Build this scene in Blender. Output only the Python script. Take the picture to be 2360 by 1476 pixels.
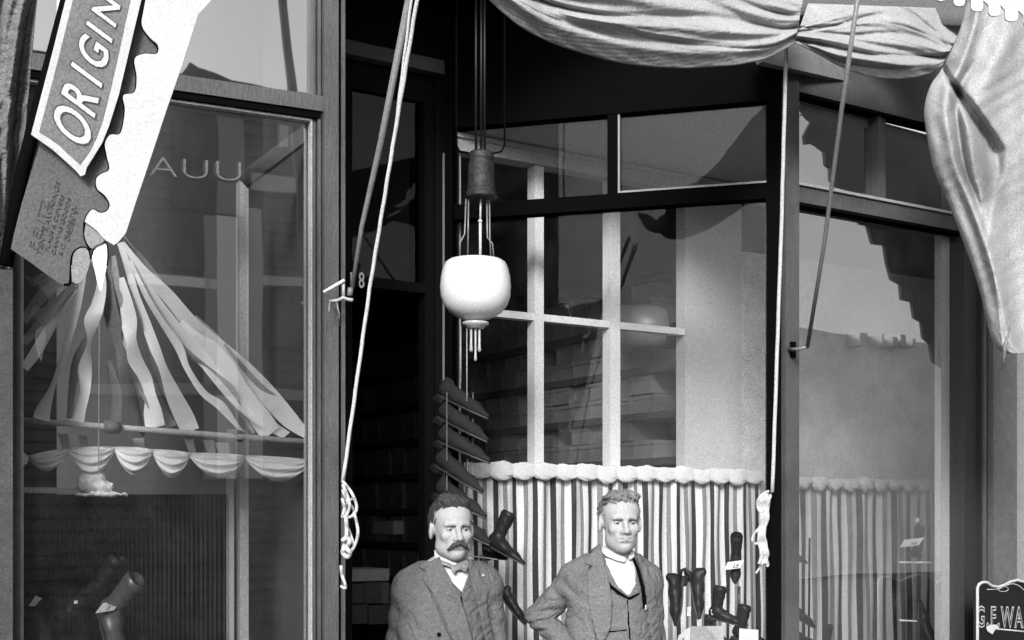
import bpy, math, random
import numpy as np
from mathutils import Vector, Matrix
random.seed(7)
for o in list(bpy.data.objects): bpy.data.objects.remove(o)
SC = bpy.context.scene
COL = SC.collection
# ------------------------------------------------------------------ camera
FOC, CX, HV, EYE = 2900.0, 1180.0, 1190.0, 1.62       # measured in the photograph's pixels; eye height in metres
cam_d = bpy.data.cameras.new('camera'); cam = bpy.data.objects.new('camera', cam_d); COL.objects.link(cam)
cam.location = (0, 0, EYE); cam.rotation_euler = (math.radians(90), 0, 0)
cam_d.sensor_width = 36; cam_d.lens = 36*FOC/2360; cam_d.shift_y = (HV-738)/2360; cam_d.clip_end = 900; cam_d.clip_start = .05
SC.camera = cam
SC.render.resolution_x = 1024; SC.render.resolution_y = 640
# ------------------------------------------------------------------ sky, sun, exposure
SUN_EL, SUN_AZ = 25.0, 189.0      # azimuth clockwise from +Y
w = bpy.data.worlds.new('World'); SC.world = w; w.use_nodes = True
wn = w.node_tree; bg = wn.nodes['Background']
sky = wn.nodes.new('ShaderNodeTexSky'); sky.sky_type = 'NISHITA'; sky.sun_disc = False
sky.sun_elevation = math.radians(SUN_EL); sky.sun_rotation = math.radians(SUN_AZ)
sky.air_density = 1.6; sky.dust_density = 3.0; sky.ozone_density = .6
bw = wn.nodes.new('ShaderNodeRGBToBW')
wn.links.new(sky.outputs[0], bw.inputs[0]); wn.links.new(bw.outputs[0], bg.inputs['Color'])
bg.inputs['Strength'].default_value = 0.15
sl = bpy.data.lights.new('sun', 'SUN'); sl.energy = 2.6; sl.angle = math.radians(14); sl.color = (1, 1, 1)
so = bpy.data.objects.new('sun', sl); COL.objects.link(so)
az, el = math.radians(SUN_AZ), math.radians(SUN_EL)
sd = Vector((math.sin(az)*math.cos(el), math.cos(az)*math.cos(el), math.sin(el)))
so.rotation_euler = sd.to_track_quat('Z', 'Y').to_euler(); so.location = (0, 0, 20)
SC.view_settings.view_transform = 'Standard'; SC.view_settings.look = 'None'
SC.view_settings.exposure = 0.95; SC.view_settings.gamma = 1
# ------------------------------------------------------------------ materials (all neutral grey: a monochrome plate)
MATS = {}
def mat(name, v, rough=.7, amp=.25, scale=60., stretch=(1, 1, 1), spec=.3, bump=0., grain=.26, coarse=0., metal=0., crease=0., csc=9.):
    if name in MATS: return MATS[name]
    m = bpy.data.materials.new(name); m.use_nodes = True; nt = m.node_tree; b = nt.nodes['Principled BSDF']
    tc = nt.nodes.new('ShaderNodeTexCoord'); mp = nt.nodes.new('ShaderNodeMapping'); mp.inputs['Scale'].default_value = stretch
    nt.links.new(tc.outputs['Object'], mp.inputs['Vector'])
    n = nt.nodes.new('ShaderNodeTexNoise'); n.inputs['Scale'].default_value = scale; n.inputs['Detail'].default_value = 5; n.inputs['Roughness'].default_value = .65
    nt.links.new(mp.outputs[0], n.inputs['Vector'])
    n2 = nt.nodes.new('ShaderNodeTexNoise'); n2.inputs['Scale'].default_value = 175; n2.inputs['Detail'].default_value = 2
    nt.links.new(tc.outputs['Object'], n2.inputs['Vector'])
    def mth(op, a, bb):
        q = nt.nodes.new('ShaderNodeMath'); q.operation = op
        for i, s in enumerate((a, bb)):
            if isinstance(s, (int, float)): q.inputs[i].default_value = s
            else: nt.links.new(s, q.inputs[i])
        return q.outputs[0]
    a1 = mth('MULTIPLY_ADD', n.outputs[0], amp*3); nt.nodes[-1].inputs[2].default_value = 1-amp*1.5
    a2 = mth('MULTIPLY_ADD', n2.outputs[0], grain*5); nt.nodes[-1].inputs[2].default_value = 1-grain*2.5
    c = mth('MULTIPLY', a1, a2)
    if coarse:
        n3 = nt.nodes.new('ShaderNodeTexNoise'); n3.inputs['Scale'].default_value = 5; n3.inputs['Detail'].default_value = 6
        nt.links.new(tc.outputs['Object'], n3.inputs['Vector'])
        a3 = mth('MULTIPLY_ADD', n3.outputs[0], coarse*3); nt.nodes[-1].inputs[2].default_value = 1-coarse*1.5
        c = mth('MULTIPLY', c, a3)
    c = mth('MULTIPLY', c, v); c = mth('MAXIMUM', c, 0.001); c = mth('MINIMUM', c, .92)
    nt.links.new(c, b.inputs['Base Color'])
    b.inputs['Roughness'].default_value = rough; b.inputs['Specular IOR Level'].default_value = spec; b.inputs['Metallic'].default_value = metal
    if bump:
        bp = nt.nodes.new('ShaderNodeBump'); bp.inputs['Strength'].default_value = bump; bp.inputs['Distance'].default_value = .01
        nt.links.new(n.outputs[0], bp.inputs['Height']); nt.links.new(bp.outputs[0], b.inputs['Normal'])
    if crease:
        cn = nt.nodes.new('ShaderNodeTexNoise'); cn.inputs['Scale'].default_value = csc; cn.inputs['Detail'].default_value = 2.5; cn.inputs['Distortion'].default_value = 1.6; nt.links.new(mp.outputs[0], cn.inputs['Vector'])
        r = mth('ABSOLUTE', mth('SUBTRACT', cn.outputs[0], .5), 0.); r = mth('POWER', r, .6)
        b2 = nt.nodes.new('ShaderNodeBump'); b2.inputs['Strength'].default_value = crease; b2.inputs['Distance'].default_value = .03
        nt.links.new(r, b2.inputs['Height'])
        if b.inputs['Normal'].is_linked: nt.links.new(b.inputs['Normal'].links[0].from_socket, b2.inputs['Normal'])
        nt.links.new(b2.outputs[0], b.inputs['Normal'])
    MATS[name] = m; return m
def glass(name, fac, dust=.0):
    m = bpy.data.materials.new(name); m.use_nodes = True; nt = m.node_tree; nt.nodes.remove(nt.nodes['Principled BSDF'])
    t = nt.nodes.new('ShaderNodeBsdfTransparent')
    g = nt.nodes.new('ShaderNodeBsdfGlossy'); g.inputs['Roughness'].default_value = .014
    tc = nt.nodes.new('ShaderNodeTexCoord')
    wv = nt.nodes.new('ShaderNodeTexNoise'); wv.inputs['Scale'].default_value = 2.2; wv.inputs['Detail'].default_value = 1
    bp = nt.nodes.new('ShaderNodeBump'); bp.inputs['Strength'].default_value = .05; bp.inputs['Distance'].default_value = .02
    nt.links.new(tc.outputs['Object'], wv.inputs['Vector']); nt.links.new(wv.outputs[0], bp.inputs['Height']); 
    if fac > .1: nt.links.new(bp.outputs[0], g.inputs['Normal'])
    x = nt.nodes.new('ShaderNodeMixShader'); x.inputs[0].default_value = fac
    nt.links.new(t.outputs[0], x.inputs[1]); nt.links.new(g.outputs[0], x.inputs[2])
    d = nt.nodes.new('ShaderNodeBsdfDiffuse'); d.inputs[0].default_value = (.75, .75, .75, 1)
    n = nt.nodes.new('ShaderNodeTexNoise'); n.inputs['Scale'].default_value = 165; n.inputs['Detail'].default_value = 3
    n3 = nt.nodes.new('ShaderNodeTexNoise'); n3.inputs['Scale'].default_value = 9; n3.inputs['Detail'].default_value = 5
    for q in (n, n3): nt.links.new(tc.outputs['Object'], q.inputs['Vector'])
    mm = nt.nodes.new('ShaderNodeMath'); mm.operation = 'MULTIPLY'; nt.links.new(n.outputs[0], mm.inputs[0]); nt.links.new(n3.outputs[0], mm.inputs[1])
    mr = nt.nodes.new('ShaderNodeMapRange'); mr.inputs[1].default_value = .12; mr.inputs[2].default_value = .42; mr.inputs[3].default_value = 0; mr.inputs[4].default_value = dust*2
    nt.links.new(mm.outputs[0], mr.inputs[0])
    y = nt.nodes.new('ShaderNodeMixShader'); nt.links.new(mr.outputs[0], y.inputs[0]); nt.links.new(x.outputs[0], y.inputs[1]); nt.links.new(d.outputs[0], y.inputs[2])
    nt.links.new(y.outputs[0], nt.nodes['Material Output'].inputs['Surface'])
    return m
# ------------------------------------------------------------------ object helpers
def org(o):
    v = Vector((0, 0, 0))
    while o is not None: v += o.location; o = o.parent
    return v
def tag(o, label=None, cat=None, group=None, kind=None):
    if label: o['label'] = label
    if cat: o['category'] = cat
    if group: o['group'] = group
    if kind: o['kind'] = kind
    return o
def empty(name, loc, label, cat, group=None):
    o = bpy.data.objects.new(name, None); o.empty_display_size = .1; COL.objects.link(o); o.location = loc
    return tag(o, label, cat, group)
def link(name, me, m, parent=None, loc=None, smooth=False, label=None, cat=None, group=None, kind=None):
    """mesh given in world coordinates; becomes an object whose origin is its parent's (or loc)"""
    o = bpy.data.objects.new(name, me); COL.objects.link(o)
    base = org(parent) if parent else Vector(loc if loc is not None else (0, 0, 0))
    me.transform(Matrix.Translation(-base))
    if parent: o.parent = parent
    else: o.location = base
    for q in (m if isinstance(m, (list, tuple)) else [m]): me.materials.append(q)
    if smooth: me.polygons.foreach_set('use_smooth', [True]*len(me.polygons))
    return tag(o, label, cat, group, kind)
def copy_tree(o, delta, parent=None):
    c = o.copy(); COL.objects.link(c)
    if parent is not None: c.parent = parent
    else: c.location = o.location + Vector(delta)
    for ch in list(o.children): copy_tree(ch, delta, c)
    return c
class MB:
    def __init__(s): s.v = []; s.f = []; s.mi = []
    def add(s, vs, fs, mi=0):
        b = len(s.v); s.v += [tuple(q) for q in vs]; s.f += [tuple(b+i for i in f) for f in fs]; s.mi += [mi]*len(fs); return s
    def hexa(s, c, mi=0):   # 8 corners: 4 bottom ring, 4 top ring
        return s.add(c, [(3, 2, 1, 0), (4, 5, 6, 7), (0, 1, 5, 4), (1, 2, 6, 5), (2, 3, 7, 6), (3, 0, 4, 7)], mi)
    def box(s, x0, x1, y0, y1, z0, z1, mi=0):
        return s.hexa([(x0, y0, z0), (x1, y0, z0), (x1, y1, z0), (x0, y1, z0), (x0, y0, z1), (x1, y0, z1), (x1, y1, z1), (x0, y1, z1)], mi)
    def bar(s, a, b, w, d, up=(0, 0, 1), mi=0):
        a, b = Vector(a), Vector(b); t = (b-a).normalized(); u = Vector(up)
        if abs(t.dot(u)) > .95: u = Vector((0, 1, 0))
        x = t.cross(u).normalized()*w/2; y = x.cross(t).normalized()*d/2
        return s.hexa([a-x-y, a+x-y, a+x+y, a-x+y, b-x-y, b+x-y, b+x+y, b-x+y], mi)
    def tube(s, pts, rad, n=10, mi=0, flat=1.0, caps=True):
        pts = [Vector(p) for p in pts]
        if not isinstance(rad, (list, tuple)): rad = [rad]*len(pts)
        ring = []; prev = None
        for i, p in enumerate(pts):
            t = (pts[min(i+1, len(pts)-1)]-pts[max(i-1, 0)]).normalized()
            if prev is None:
                r = Vector((0, 1, 0)) if abs(t.y) < .9 else Vector((1, 0, 0)); x = (r-t*r.dot(t)).normalized()
            else: x = (prev-t*prev.dot(t)).normalized()
            prev = x; y = t.cross(x)
            ring.append([p+(x*math.cos(2*math.pi*k/n)*flat+y*math.sin(2*math.pi*k/n))*rad[i] for k in range(n)])
        vs = [q for r in ring for q in r]
        fs = [(i*n+k, i*n+(k+1) % n, (i+1)*n+(k+1) % n, (i+1)*n+k) for i in range(len(pts)-1) for k in range(n)]
        if caps: fs += [tuple(range(n-1, -1, -1)), tuple((len(pts)-1)*n+k for k in range(n))]
        return s.add(vs, fs, mi)
    def lathe(s, prof, c=(0, 0), n=32, mi=0):   # prof: (r,z) list, vertical axis through c
        vs = [(c[0]+r*math.cos(2*math.pi*k/n), c[1]+r*math.sin(2*math.pi*k/n), z) for r, z in prof for k in range(n)]
        fs = [(i*n+k, i*n+(k+1) % n, (i+1)*n+(k+1) % n, (i+1)*n+k) for i in range(len(prof)-1) for k in range(n)]
        return s.add(vs, fs, mi)
    def grid(s, fn, nu, nv, mi=None, thick=None):
        """fn(a,b)->Vector, a,b in 0..1; thick: Vector offset of the back sheet"""
        P = [[Vector(fn(i/nu, j/nv)) for j in range(nv+1)] for i in range(nu+1)]
        vs = [p for r in P for p in r]; W = nv+1
        fs = [(i*W+j, (i+1)*W+j, (i+1)*W+j+1, i*W+j+1) for i in range(nu) for j in range(nv)]
        ms = [mi(i) if callable(mi) else (mi or 0) for i in range(nu) for j in range(nv)]
        if thick is not None:
            n0 = len(vs); T = Vector(thick); vs += [p+T for p in vs]
            bf = [(i*W+j+1+n0, (i+1)*W+j+1+n0, (i+1)*W+j+n0, i*W+j+n0) for i in range(nu) for j in range(nv)]
            fs += bf; ms += ms[:len(bf)]
            edge = [(j, j+1) for j in range(nv)]+[(nu*W+j+1, nu*W+j) for j in range(nv)]+[((i+1)*W, i*W) for i in range(nu)]+[(i*W+nv, (i+1)*W+nv) for i in range(nu)]
            fs += [(a, b, b+n0, a+n0) for a, b in edge]; ms += [0]*len(edge)
        b = len(s.v); s.v += [tuple(q) for q in vs]; s.f += [tuple(b+i for i in f) for f in fs]; s.mi += ms; return s
    def slab(s, poly, thick, mi=0):   # planar polygon (ccw or not) extruded by vector
        T = Vector(thick); n = len(poly); P = [Vector(p) for p in poly]
        from mathutils.geometry import tessellate_polygon
        tri = tessellate_polygon([P])
        vs = P+[p+T for p in P]
        fs = [tuple(t) for t in tri]+[tuple(i+n for i in reversed(t)) for t in tri]+[(i, (i+1) % n, (i+1) % n+n, i+n) for i in range(n)]
        return s.add(vs, fs, mi)
    def mesh(s, name='m'):
        me = bpy.data.meshes.new(name); me.from_pydata([tuple(v) for v in s.v], [], s.f)
        if any(s.mi): me.polygons.foreach_set('material_index', s.mi)
        import bmesh
        bm = bmesh.new(); bm.from_mesh(me); bmesh.ops.recalc_face_normals(bm, faces=bm.faces); bm.to_mesh(me); bm.free()
        return me
    def go(s, name, m, parent=None, **k): return link(name, s.mesh(name), m, parent, **k)
def smooth_pts(pts, n=8):     # Catmull-Rom through tuples of any length
    P = [np.array(p, float) for p in pts]; P = [2*P[0]-P[1]]+P+[2*P[-1]-P[-2]]; out = []
    for i in range(1, len(P)-2):
        for k in range(n):
            t = k/n; a, b, c, d = P[i-1:i+3]
            out.append(.5*((2*b)+(-a+c)*t+(2*a-5*b+4*c-d)*t*t+(-a+3*b-3*c+d)*t**3))
    out.append(P[-2]); return out
# ------------------------------------------------------------------ measuring: photograph pixel -> metres
def ray(u, v): return Vector(((u-CX)/FOC, 1, (HV-v)/FOC))
def P3(u, v, y): return Vector((0, 0, EYE))+ray(u, v)*y
class Plane:
    def __init__(s, u0, y0, u1, y1):
        a, b = P3(u0, HV, y0), P3(u1, HV, y1); s.o = a; s.d = (b-a).normalized(); s.n = Vector((s.d.y, -s.d.x, 0))
        if s.n.dot(a-Vector((0, 0, EYE))) > 0: s.n = -s.n
    def at(s, u, v, off=0.):
        r = ray(u, v); p = s.o+s.n*off-Vector((0, 0, EYE)); t = p.dot(s.n)/r.dot(s.n); return Vector((0, 0, EYE))+r*t
    def S(s, u, off=0.): return (s.at(u, HV, off)-s.o).dot(s.d)
    def Z(s, u, v, off=0.): return s.at(u, v, off).z
    def pt(s, a, z, off=0.): p = s.o+s.d*a+s.n*off; return Vector((p.x, p.y, z))
    def box(s, mb, s0, s1, z0, z1, o0, o1, mi=0):
        return mb.hexa([s.pt(s0, z0, o0), s.pt(s1, z0, o0), s.pt(s1, z0, o1), s.pt(s0, z0, o1), s.pt(s0, z1, o0), s.pt(s1, z1, o0), s.pt(s1, z1, o1), s.pt(s0, z1, o1)], mi)
def plane_vp(u0, y0, xv, u1): return Plane(u0, y0, u1, y0*(xv-u0)/(xv-u1))
FP = plane_vp(1790, 5.18, 5800, 2200)       # right front of the shop
LP = plane_vp(760, 4.12, 7200, 100)         # left front
SP = plane_vp(1770, 5.18, -9100, 1120)      # splayed side of the entrance
BP = plane_vp(1040, 5.62, 5800, 1700)       # back partition of the right show window
DP = plane_vp(1020, 5.66, 5800, 820)        # door wall
IP = Plane(1604, 7.0, 1260, 8.28)           # shelf wall inside
# ------------------------------------------------------------------ smooth solid modelling (distance fields -> one continuous surface)
def surfnet(F, X, Y, Z):
    nx, ny, nz = F.shape; ins = F < 0
    cs = [(0, 0, 0), (1, 0, 0), (0, 1, 0), (1, 1, 0), (0, 0, 1), (1, 0, 1), (0, 1, 1), (1, 1, 1)]
    sl_ = lambda A, c: A[c[0]:nx-1+c[0], c[1]:ny-1+c[1], c[2]:nz-1+c[2]]
    cnt = sum(sl_(ins, c).astype(np.int8) for c in cs); act = (cnt > 0) & (cnt < 8)
    idx = -np.ones(act.shape, int); ii = np.argwhere(act); idx[act] = np.arange(len(ii))
    G = [X, Y, Z]; acc = np.zeros((len(ii), 3)); num = np.zeros(len(ii))
    for a in range(8):
        for b in range(a+1, 8):
            d = [cs[b][k]-cs[a][k] for k in range(3)]
            if sum(abs(q) for q in d) != 1: continue
            ia = ii+np.array(cs[a]); ib = ii+np.array(cs[b])
            fa = F[ia[:, 0], ia[:, 1], ia[:, 2]]; fb = F[ib[:, 0], ib[:, 1], ib[:, 2]]
            m = (fa < 0) != (fb < 0); t = np.where(m, fa/np.where(m, fa-fb, 1), 0)
            for k in range(3):
                ga = G[k][ia[:, k]]; gb = G[k][ib[:, k]]; acc[:, k] += np.where(m, ga+(gb-ga)*t, 0)
            num += m
    V = acc/num[:, None]; Q = []
    for ax in range(3):
        o1, o2 = [(1, 2), (2, 0), (0, 1)][ax]
        A = ins; sh = [slice(1, -1)]*3; sh[ax] = slice(0, F.shape[ax]-1); s2 = list(sh); s2[ax] = slice(1, F.shape[ax])
        a = A[tuple(sh)]; b = A[tuple(s2)]; e = np.argwhere(a != b)
        if not len(e): continue
        base = e.copy(); base[:, [k for k in range(3) if k != ax]] += 1
        flip = a[e[:, 0], e[:, 1], e[:, 2]]
        def g(d1, d2):
            q = base.copy(); q[:, o1] -= d1; q[:, o2] -= d2; return idx[q[:, 0], q[:, 1], q[:, 2]]
        q = np.stack([g(1, 1), g(0, 1), g(0, 0), g(1, 0)], 1); q[~flip] = q[~flip][:, ::-1]; Q.append(q)
    return V, np.concatenate(Q)
def axis(*seg):   # (a,b,step) segments
    out = []
    for a, b, st in seg: out += list(np.arange(a, b-1e-9, st))
    return np.array(out+[seg[-1][1]])
def sdf_mesh(fn, X, Y, Z, base=(0, 0, 0), name='m'):
    gx, gy, gz = np.meshgrid(X, Y, Z, indexing='ij'); F = fn(gx, gy, gz)
    V, Q = surfnet(F, X, Y, Z); V = V+np.array(base)
    me = bpy.data.meshes.new(name); me.from_pydata(V.tolist(), [], Q.tolist()); return me
def ell(x, y, z, c, r):
    a, b, d = (x-c[0])/r[0], (y-c[1])/r[1], (z-c[2])/r[2]; k = np.sqrt(a*a+b*b+d*d); return (k-1)*min(r)
def cap(x, y, z, a, b, ra, rb):
    a = np.array(a, float); b = np.array(b, float); ba = b-a; L = (ba*ba).sum()
    t = np.clip(((x-a[0])*ba[0]+(y-a[1])*ba[1]+(z-a[2])*ba[2])/L, 0, 1)
    return np.sqrt((x-a[0]-ba[0]*t)**2+(y-a[1]-ba[1]*t)**2+(z-a[2]-ba[2]*t)**2)-(ra+(rb-ra)*t)
def su(a, b, k=.02):
    h = np.clip(.5+.5*(b-a)/k, 0, 1); return b+(a-b)*h-k*h*(1-h)
def ss(a, b, k=.01): return -su(-a, b, k)      # a minus b
def text(body, fn, thick=.002, off=0., shear=0., size=1., spacing=1.):
    """letters as real thin geometry; fn maps (x, y, z) of the flat lettering to the world"""
    c = bpy.data.curves.new('lettering', 'FONT'); c.body = body; c.size = size; c.shear = shear; c.offset = off; c.extrude = .5; c.space_character = spacing; c.resolution_u = 4
    o = bpy.data.objects.new('lettering', c); me = bpy.data.meshes.new_from_object(o); bpy.data.objects.remove(o)
    for v in me.vertices: v.co = fn(v.co.x, v.co.y, v.co.z*2*thick)
    return me
# ------------------------------------------------------------------ materials used by several things
M_frame = mat('grey painted wood', .056, .6, .35, 22, (9, 9, .8), coarse=.4, bump=.4)
M_dark = mat('black and painted shade', .003, .7, .2, 30, (6, 6, 1), spec=.0, grain=0)  # near black; on the splay frame it carries the awning's shade
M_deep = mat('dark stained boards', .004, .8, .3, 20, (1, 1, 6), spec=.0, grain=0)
M_white = mat('white painted wood', .5, .6, .08, 30, (6, 6, 1))
M_light = mat('pale wall paint', .34, .8, .06, 14)
M_mid = mat('grey wall paint', .2, .85, .12, 14, coarse=.1)
M_putty = mat('putty line', .24, .7)
M_glassR = glass('plate glass', .40, .012)
M_glassL = glass('old plate glass', .37, .006)
M_glassS = glass('shaded plate glass', .012, .006)
M_glassT = glass('transom glass', .02, .0)
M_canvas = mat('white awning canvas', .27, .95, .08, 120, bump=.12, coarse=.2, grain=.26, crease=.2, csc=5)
M_iron = mat('grey iron', .12, .5, .2, 80, spec=.5)
M_rope = mat('white cotton rope', .38, .9, .2, 300, bump=.3)
M_leather = mat('black leather', .012, .42, .3, 60, spec=.12, bump=.1)
M_sole = mat('leather sole edge', .03, .5, .2, 90)
M_card = mat('white card', .38, .8, .04, 60)
M_ink = mat('black ink', .01, .7)
M_pave = mat('pavement', .08, .9, .3, 8, bump=.3)
M_road = mat('dirt road', .06, .95, .3, 2, bump=.4)
# ------------------------------------------------------------------ setting
mb = MB(); mb.add([(-300, -300, -.12), (300, -300, -.12), (300, 300, -.12), (-300, 300, -.12)], [(0, 1, 2, 3)])
mb.go('road', M_road, kind='structure')
a, b = FP.pt(8, 0, 2.2), LP.pt(-12, 0, 2.2)
mb = MB(); c_ = FP.pt(0, 0, 2.2)
mb.slab([b, c_, a, a+Vector((0, 14, 0)), b+Vector((0, 14, 0))], (0, 0, -.2)); mb.go('pavement', M_pave, kind='structure')
# ------------------------------------------------------------------ the shop
shop = empty('shop_building', (0.3, 5.2, 0), 'grey wooden shopfront with two big show windows either side of a recessed doorway', 'building')
H = 1.62
zt = lambda pl, u, v, off=0.: pl.Z(u, v, off)
def part(name, fill, m, parent=shop, **k):
    mb = MB(); fill(mb); return mb.go(name, m, parent, **k)
TOP = 4.3
# right front
R0, R1 = FP.S(1803), FP.S(2212)
cp = part('corner_post', lambda m: (FP.box(m, R0, FP.S(1834), 0, TOP, -.1, .02), FP.box(m, FP.S(1834), FP.S(1840), .75, TOP, -.1, -.005)), M_frame)
def rf(m):
    a, b = FP.S(1834), R1
    FP.box(m, a, b, zt(FP, 1840, 215), TOP, -.08, .0)
    FP.box(m, a, b, zt(FP, 1840, 468), zt(FP, 1840, 427), -.08, .0)
    FP.box(m, FP.S(2024), FP.S(2031), zt(FP, 1840, 427), zt(FP, 1840, 215), -.08, .0)
    FP.box(m, FP.S(2034), FP.S(2046), zt(FP, 1840, 427), zt(FP, 1840, 215), -.08, -.012)
fr = part('window_frame', rf, M_frame)
part('sill', lambda m: FP.box(m, FP.S(1834), R1, .55, .68, -.08, .03), M_frame, fr)
part('bead', lambda m: (FP.box(m, FP.S(1836), R1, zt(FP, 1840, 427)-.001, zt(FP, 1840, 421), -.03, .012),), M_putty, fr)
def rdark(m):
    FP.box(m, FP.S(1836), R1, zt(FP, 1840, 222), zt(FP, 1840, 214), -.05, .012); FP.box(m, FP.S(1836), R1, zt(FP, 1840, 475), zt(FP, 1840, 467.5), -.05, .012)
part('painted_shadow_line', rdark, M_dark, fr)  # black strips painted in as the shadow lines under header and transom bar
ztop, ztb, ztt = zt(FP, 1840, 218), zt(FP, 1840, 470), zt(FP, 1840, 425)
for (u0, u1, z0, z1) in ((1834, 2026, ztt, ztop), (2044, 2212, ztt, ztop), (1834, 2212, .66, ztb)):
    part('pane', lambda m: m.add([FP.pt(FP.S(u0), z0, -.035), FP.pt(FP.S(u1), z0, -.035), FP.pt(FP.S(u1), z1, -.035), FP.pt(FP.S(u0), z1, -.035)], [(0, 1, 2, 3)]), M_glassR, fr)
part('jamb', lambda m: FP.box(m, FP.S(2191), FP.S(2209), .66, ztb, -.09, -.05), M_white, fr)
def rpost(m):
    FP.box(m, FP.S(2210), FP.S(2240), 0, TOP, -.1, .03); FP.box(m, FP.S(2240), FP.S(2252), 0, TOP, -.1, .05); FP.box(m, FP.S(2252), FP.S(2272), 0, TOP, -.1, .01)
part('post', rpost, mat('dark grey painted wood', .018, .5, .2, 30, (6, 6, 1)))
part('post_bead', lambda m: FP.box(m, FP.S(2243), FP.S(2249), 0, TOP, .05, .058), M_frame)
part('stall_riser', lambda m: FP.box(m, FP.S(1834), R1, .1, .55, -.08, -.01), M_frame); part('stall_riser', lambda m: LP.box(m, LP.S(40), LP.S(735), .1, .55, -.08, -.01), M_frame)
part('pilaster', lambda m: FP.box(m, FP.S(2273), FP.S(2327), 0, TOP, -.1, .04), mat('weathered pilaster', .075, .9, .25, 30, coarse=.15))
part('wall', lambda m: FP.box(m, FP.S(2328), FP.S(2328)+4, 0, 7, -.3, .02), mat('pale stucco', .18, .9, .12, 50, bump=.1))
# left front
def lpost(m):
    LP.box(m, LP.S(741), LP.S(774), 0, TOP, -.1, .03); LP.box(m, LP.S(722), LP.S(728), .75, TOP, -.1, -.004); LP.box(m, LP.S(731), LP.S(738), .75, TOP, -.1, .008)
    LP.box(m, LP.S(784), LP.S(793), 0, TOP, -.1, .012)
part('post', lpost, M_frame)
part('post_groove', lambda m: (LP.box(m, LP.S(728), LP.S(741), 0, TOP, -.09, -.008), LP.box(m, LP.S(774), LP.S(784), 0, TOP, -.09, -.002)), M_dark)
zl1, zl0 = zt(LP, 741, 226), zt(LP, 741, 261)
L0, L1 = LP.S(50), LP.S(722)
def lfr(m):
    LP.box(m, L0, LP.S(741), zl0, zl1, -.08, .02)
lf = part('window_frame', lfr, M_frame)
part('head_rail', lambda m: LP.box(m, L0, L1, 4.1, TOP, -.08, 0), M_frame, lf); part('sill', lambda m: LP.box(m, L0, L1, .55, .68, -.08, .03), M_frame, lf)
part('painted_shadow_line', lambda m: LP.box(m, L0, LP.S(736), zl0-.022, zl0-.001, -.06, .012), M_dark, lf)  # black strip painted in as the shadow line under the transom bar
part('putty_line', lambda m: (LP.box(m, LP.S(716), LP.S(720), .66, zl0-.024, -.03, .0), LP.box(m, L0, LP.S(716), zl0-.03, zl0-.023, -.03, .0)), M_putty, lf)
for z0, z1 in ((.66, zl0-.01), (zl1-.01, 4.12)):
    part('pane', lambda m: m.add([LP.pt(L0, z0, -.04), LP.pt(L1, z0, -.04), LP.pt(L1, z1, -.04), LP.pt(L0, z1, -.04)], [(0, 1, 2, 3)]), M_glassL, lf)
part('pilaster', lambda m: (LP.box(m, LP.S(-700), LP.S(26), 0, TOP, -.4, .06), LP.box(m, LP.S(26), LP.S(53), 0, TOP, -.4, .02)), mat('weathered grey pilaster', .045, .9, .3, 30, coarse=.3))
part('fascia', lambda m: (LP.box(m, LP.S(-700), LP.S(794), TOP, 7.5, -.5, .05), FP.box(m, FP.S(1795), FP.S(2327), TOP, 7.5, -.5, .05)), M_mid)
a0, a1 = LP.pt(LP.S(794), 0, 0), FP.pt(FP.S(1795), 0, 0)
part('entrance_header', lambda m: m.slab([Vector((a0.x, a0.y, TOP)), Vector((a1.x, a1.y, TOP)), Vector((a1.x, a1.y, 7.5)), Vector((a0.x, a0.y, 7.5))], (-.1, .25, 0)), M_mid)
# splayed side of the entrance
SS = lambda u: SP.S(u)
zs1, zs0 = zt(SP, 1766, 421), zt(SP, 1766, 457); zsh = zt(SP, 1765, 231)
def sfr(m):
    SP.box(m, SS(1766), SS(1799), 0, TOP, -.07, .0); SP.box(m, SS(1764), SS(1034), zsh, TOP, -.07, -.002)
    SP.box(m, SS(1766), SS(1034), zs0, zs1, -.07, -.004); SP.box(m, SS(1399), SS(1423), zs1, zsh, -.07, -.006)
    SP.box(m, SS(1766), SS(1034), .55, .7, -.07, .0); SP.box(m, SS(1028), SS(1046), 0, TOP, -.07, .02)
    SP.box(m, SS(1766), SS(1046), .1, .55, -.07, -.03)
sf = part('window_frame', sfr, M_dark)  # awning shade over this frame is put into its black colour
part('bead', lambda m: (SP.box(m, SS(1766), SS(1424), zs1, zs1+.008, -.03, -.0), SP.box(m, SS(1423), SS(1427), zs1+.009, zsh, -.04, -.01)), mat('worn bead', .2, .6), sf)
for z0, z1 in ((.68, zs0), (zs1, zsh)):
    part('pane', lambda m: m.add([SP.pt(SS(1036), z0, -.04), SP.pt(SS(1766), z0, -.04), SP.pt(SS(1766), z1, -.04), SP.pt(SS(1036), z1, -.04)], [(0, 1, 2, 3)]), M_glassS, sf)
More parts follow.
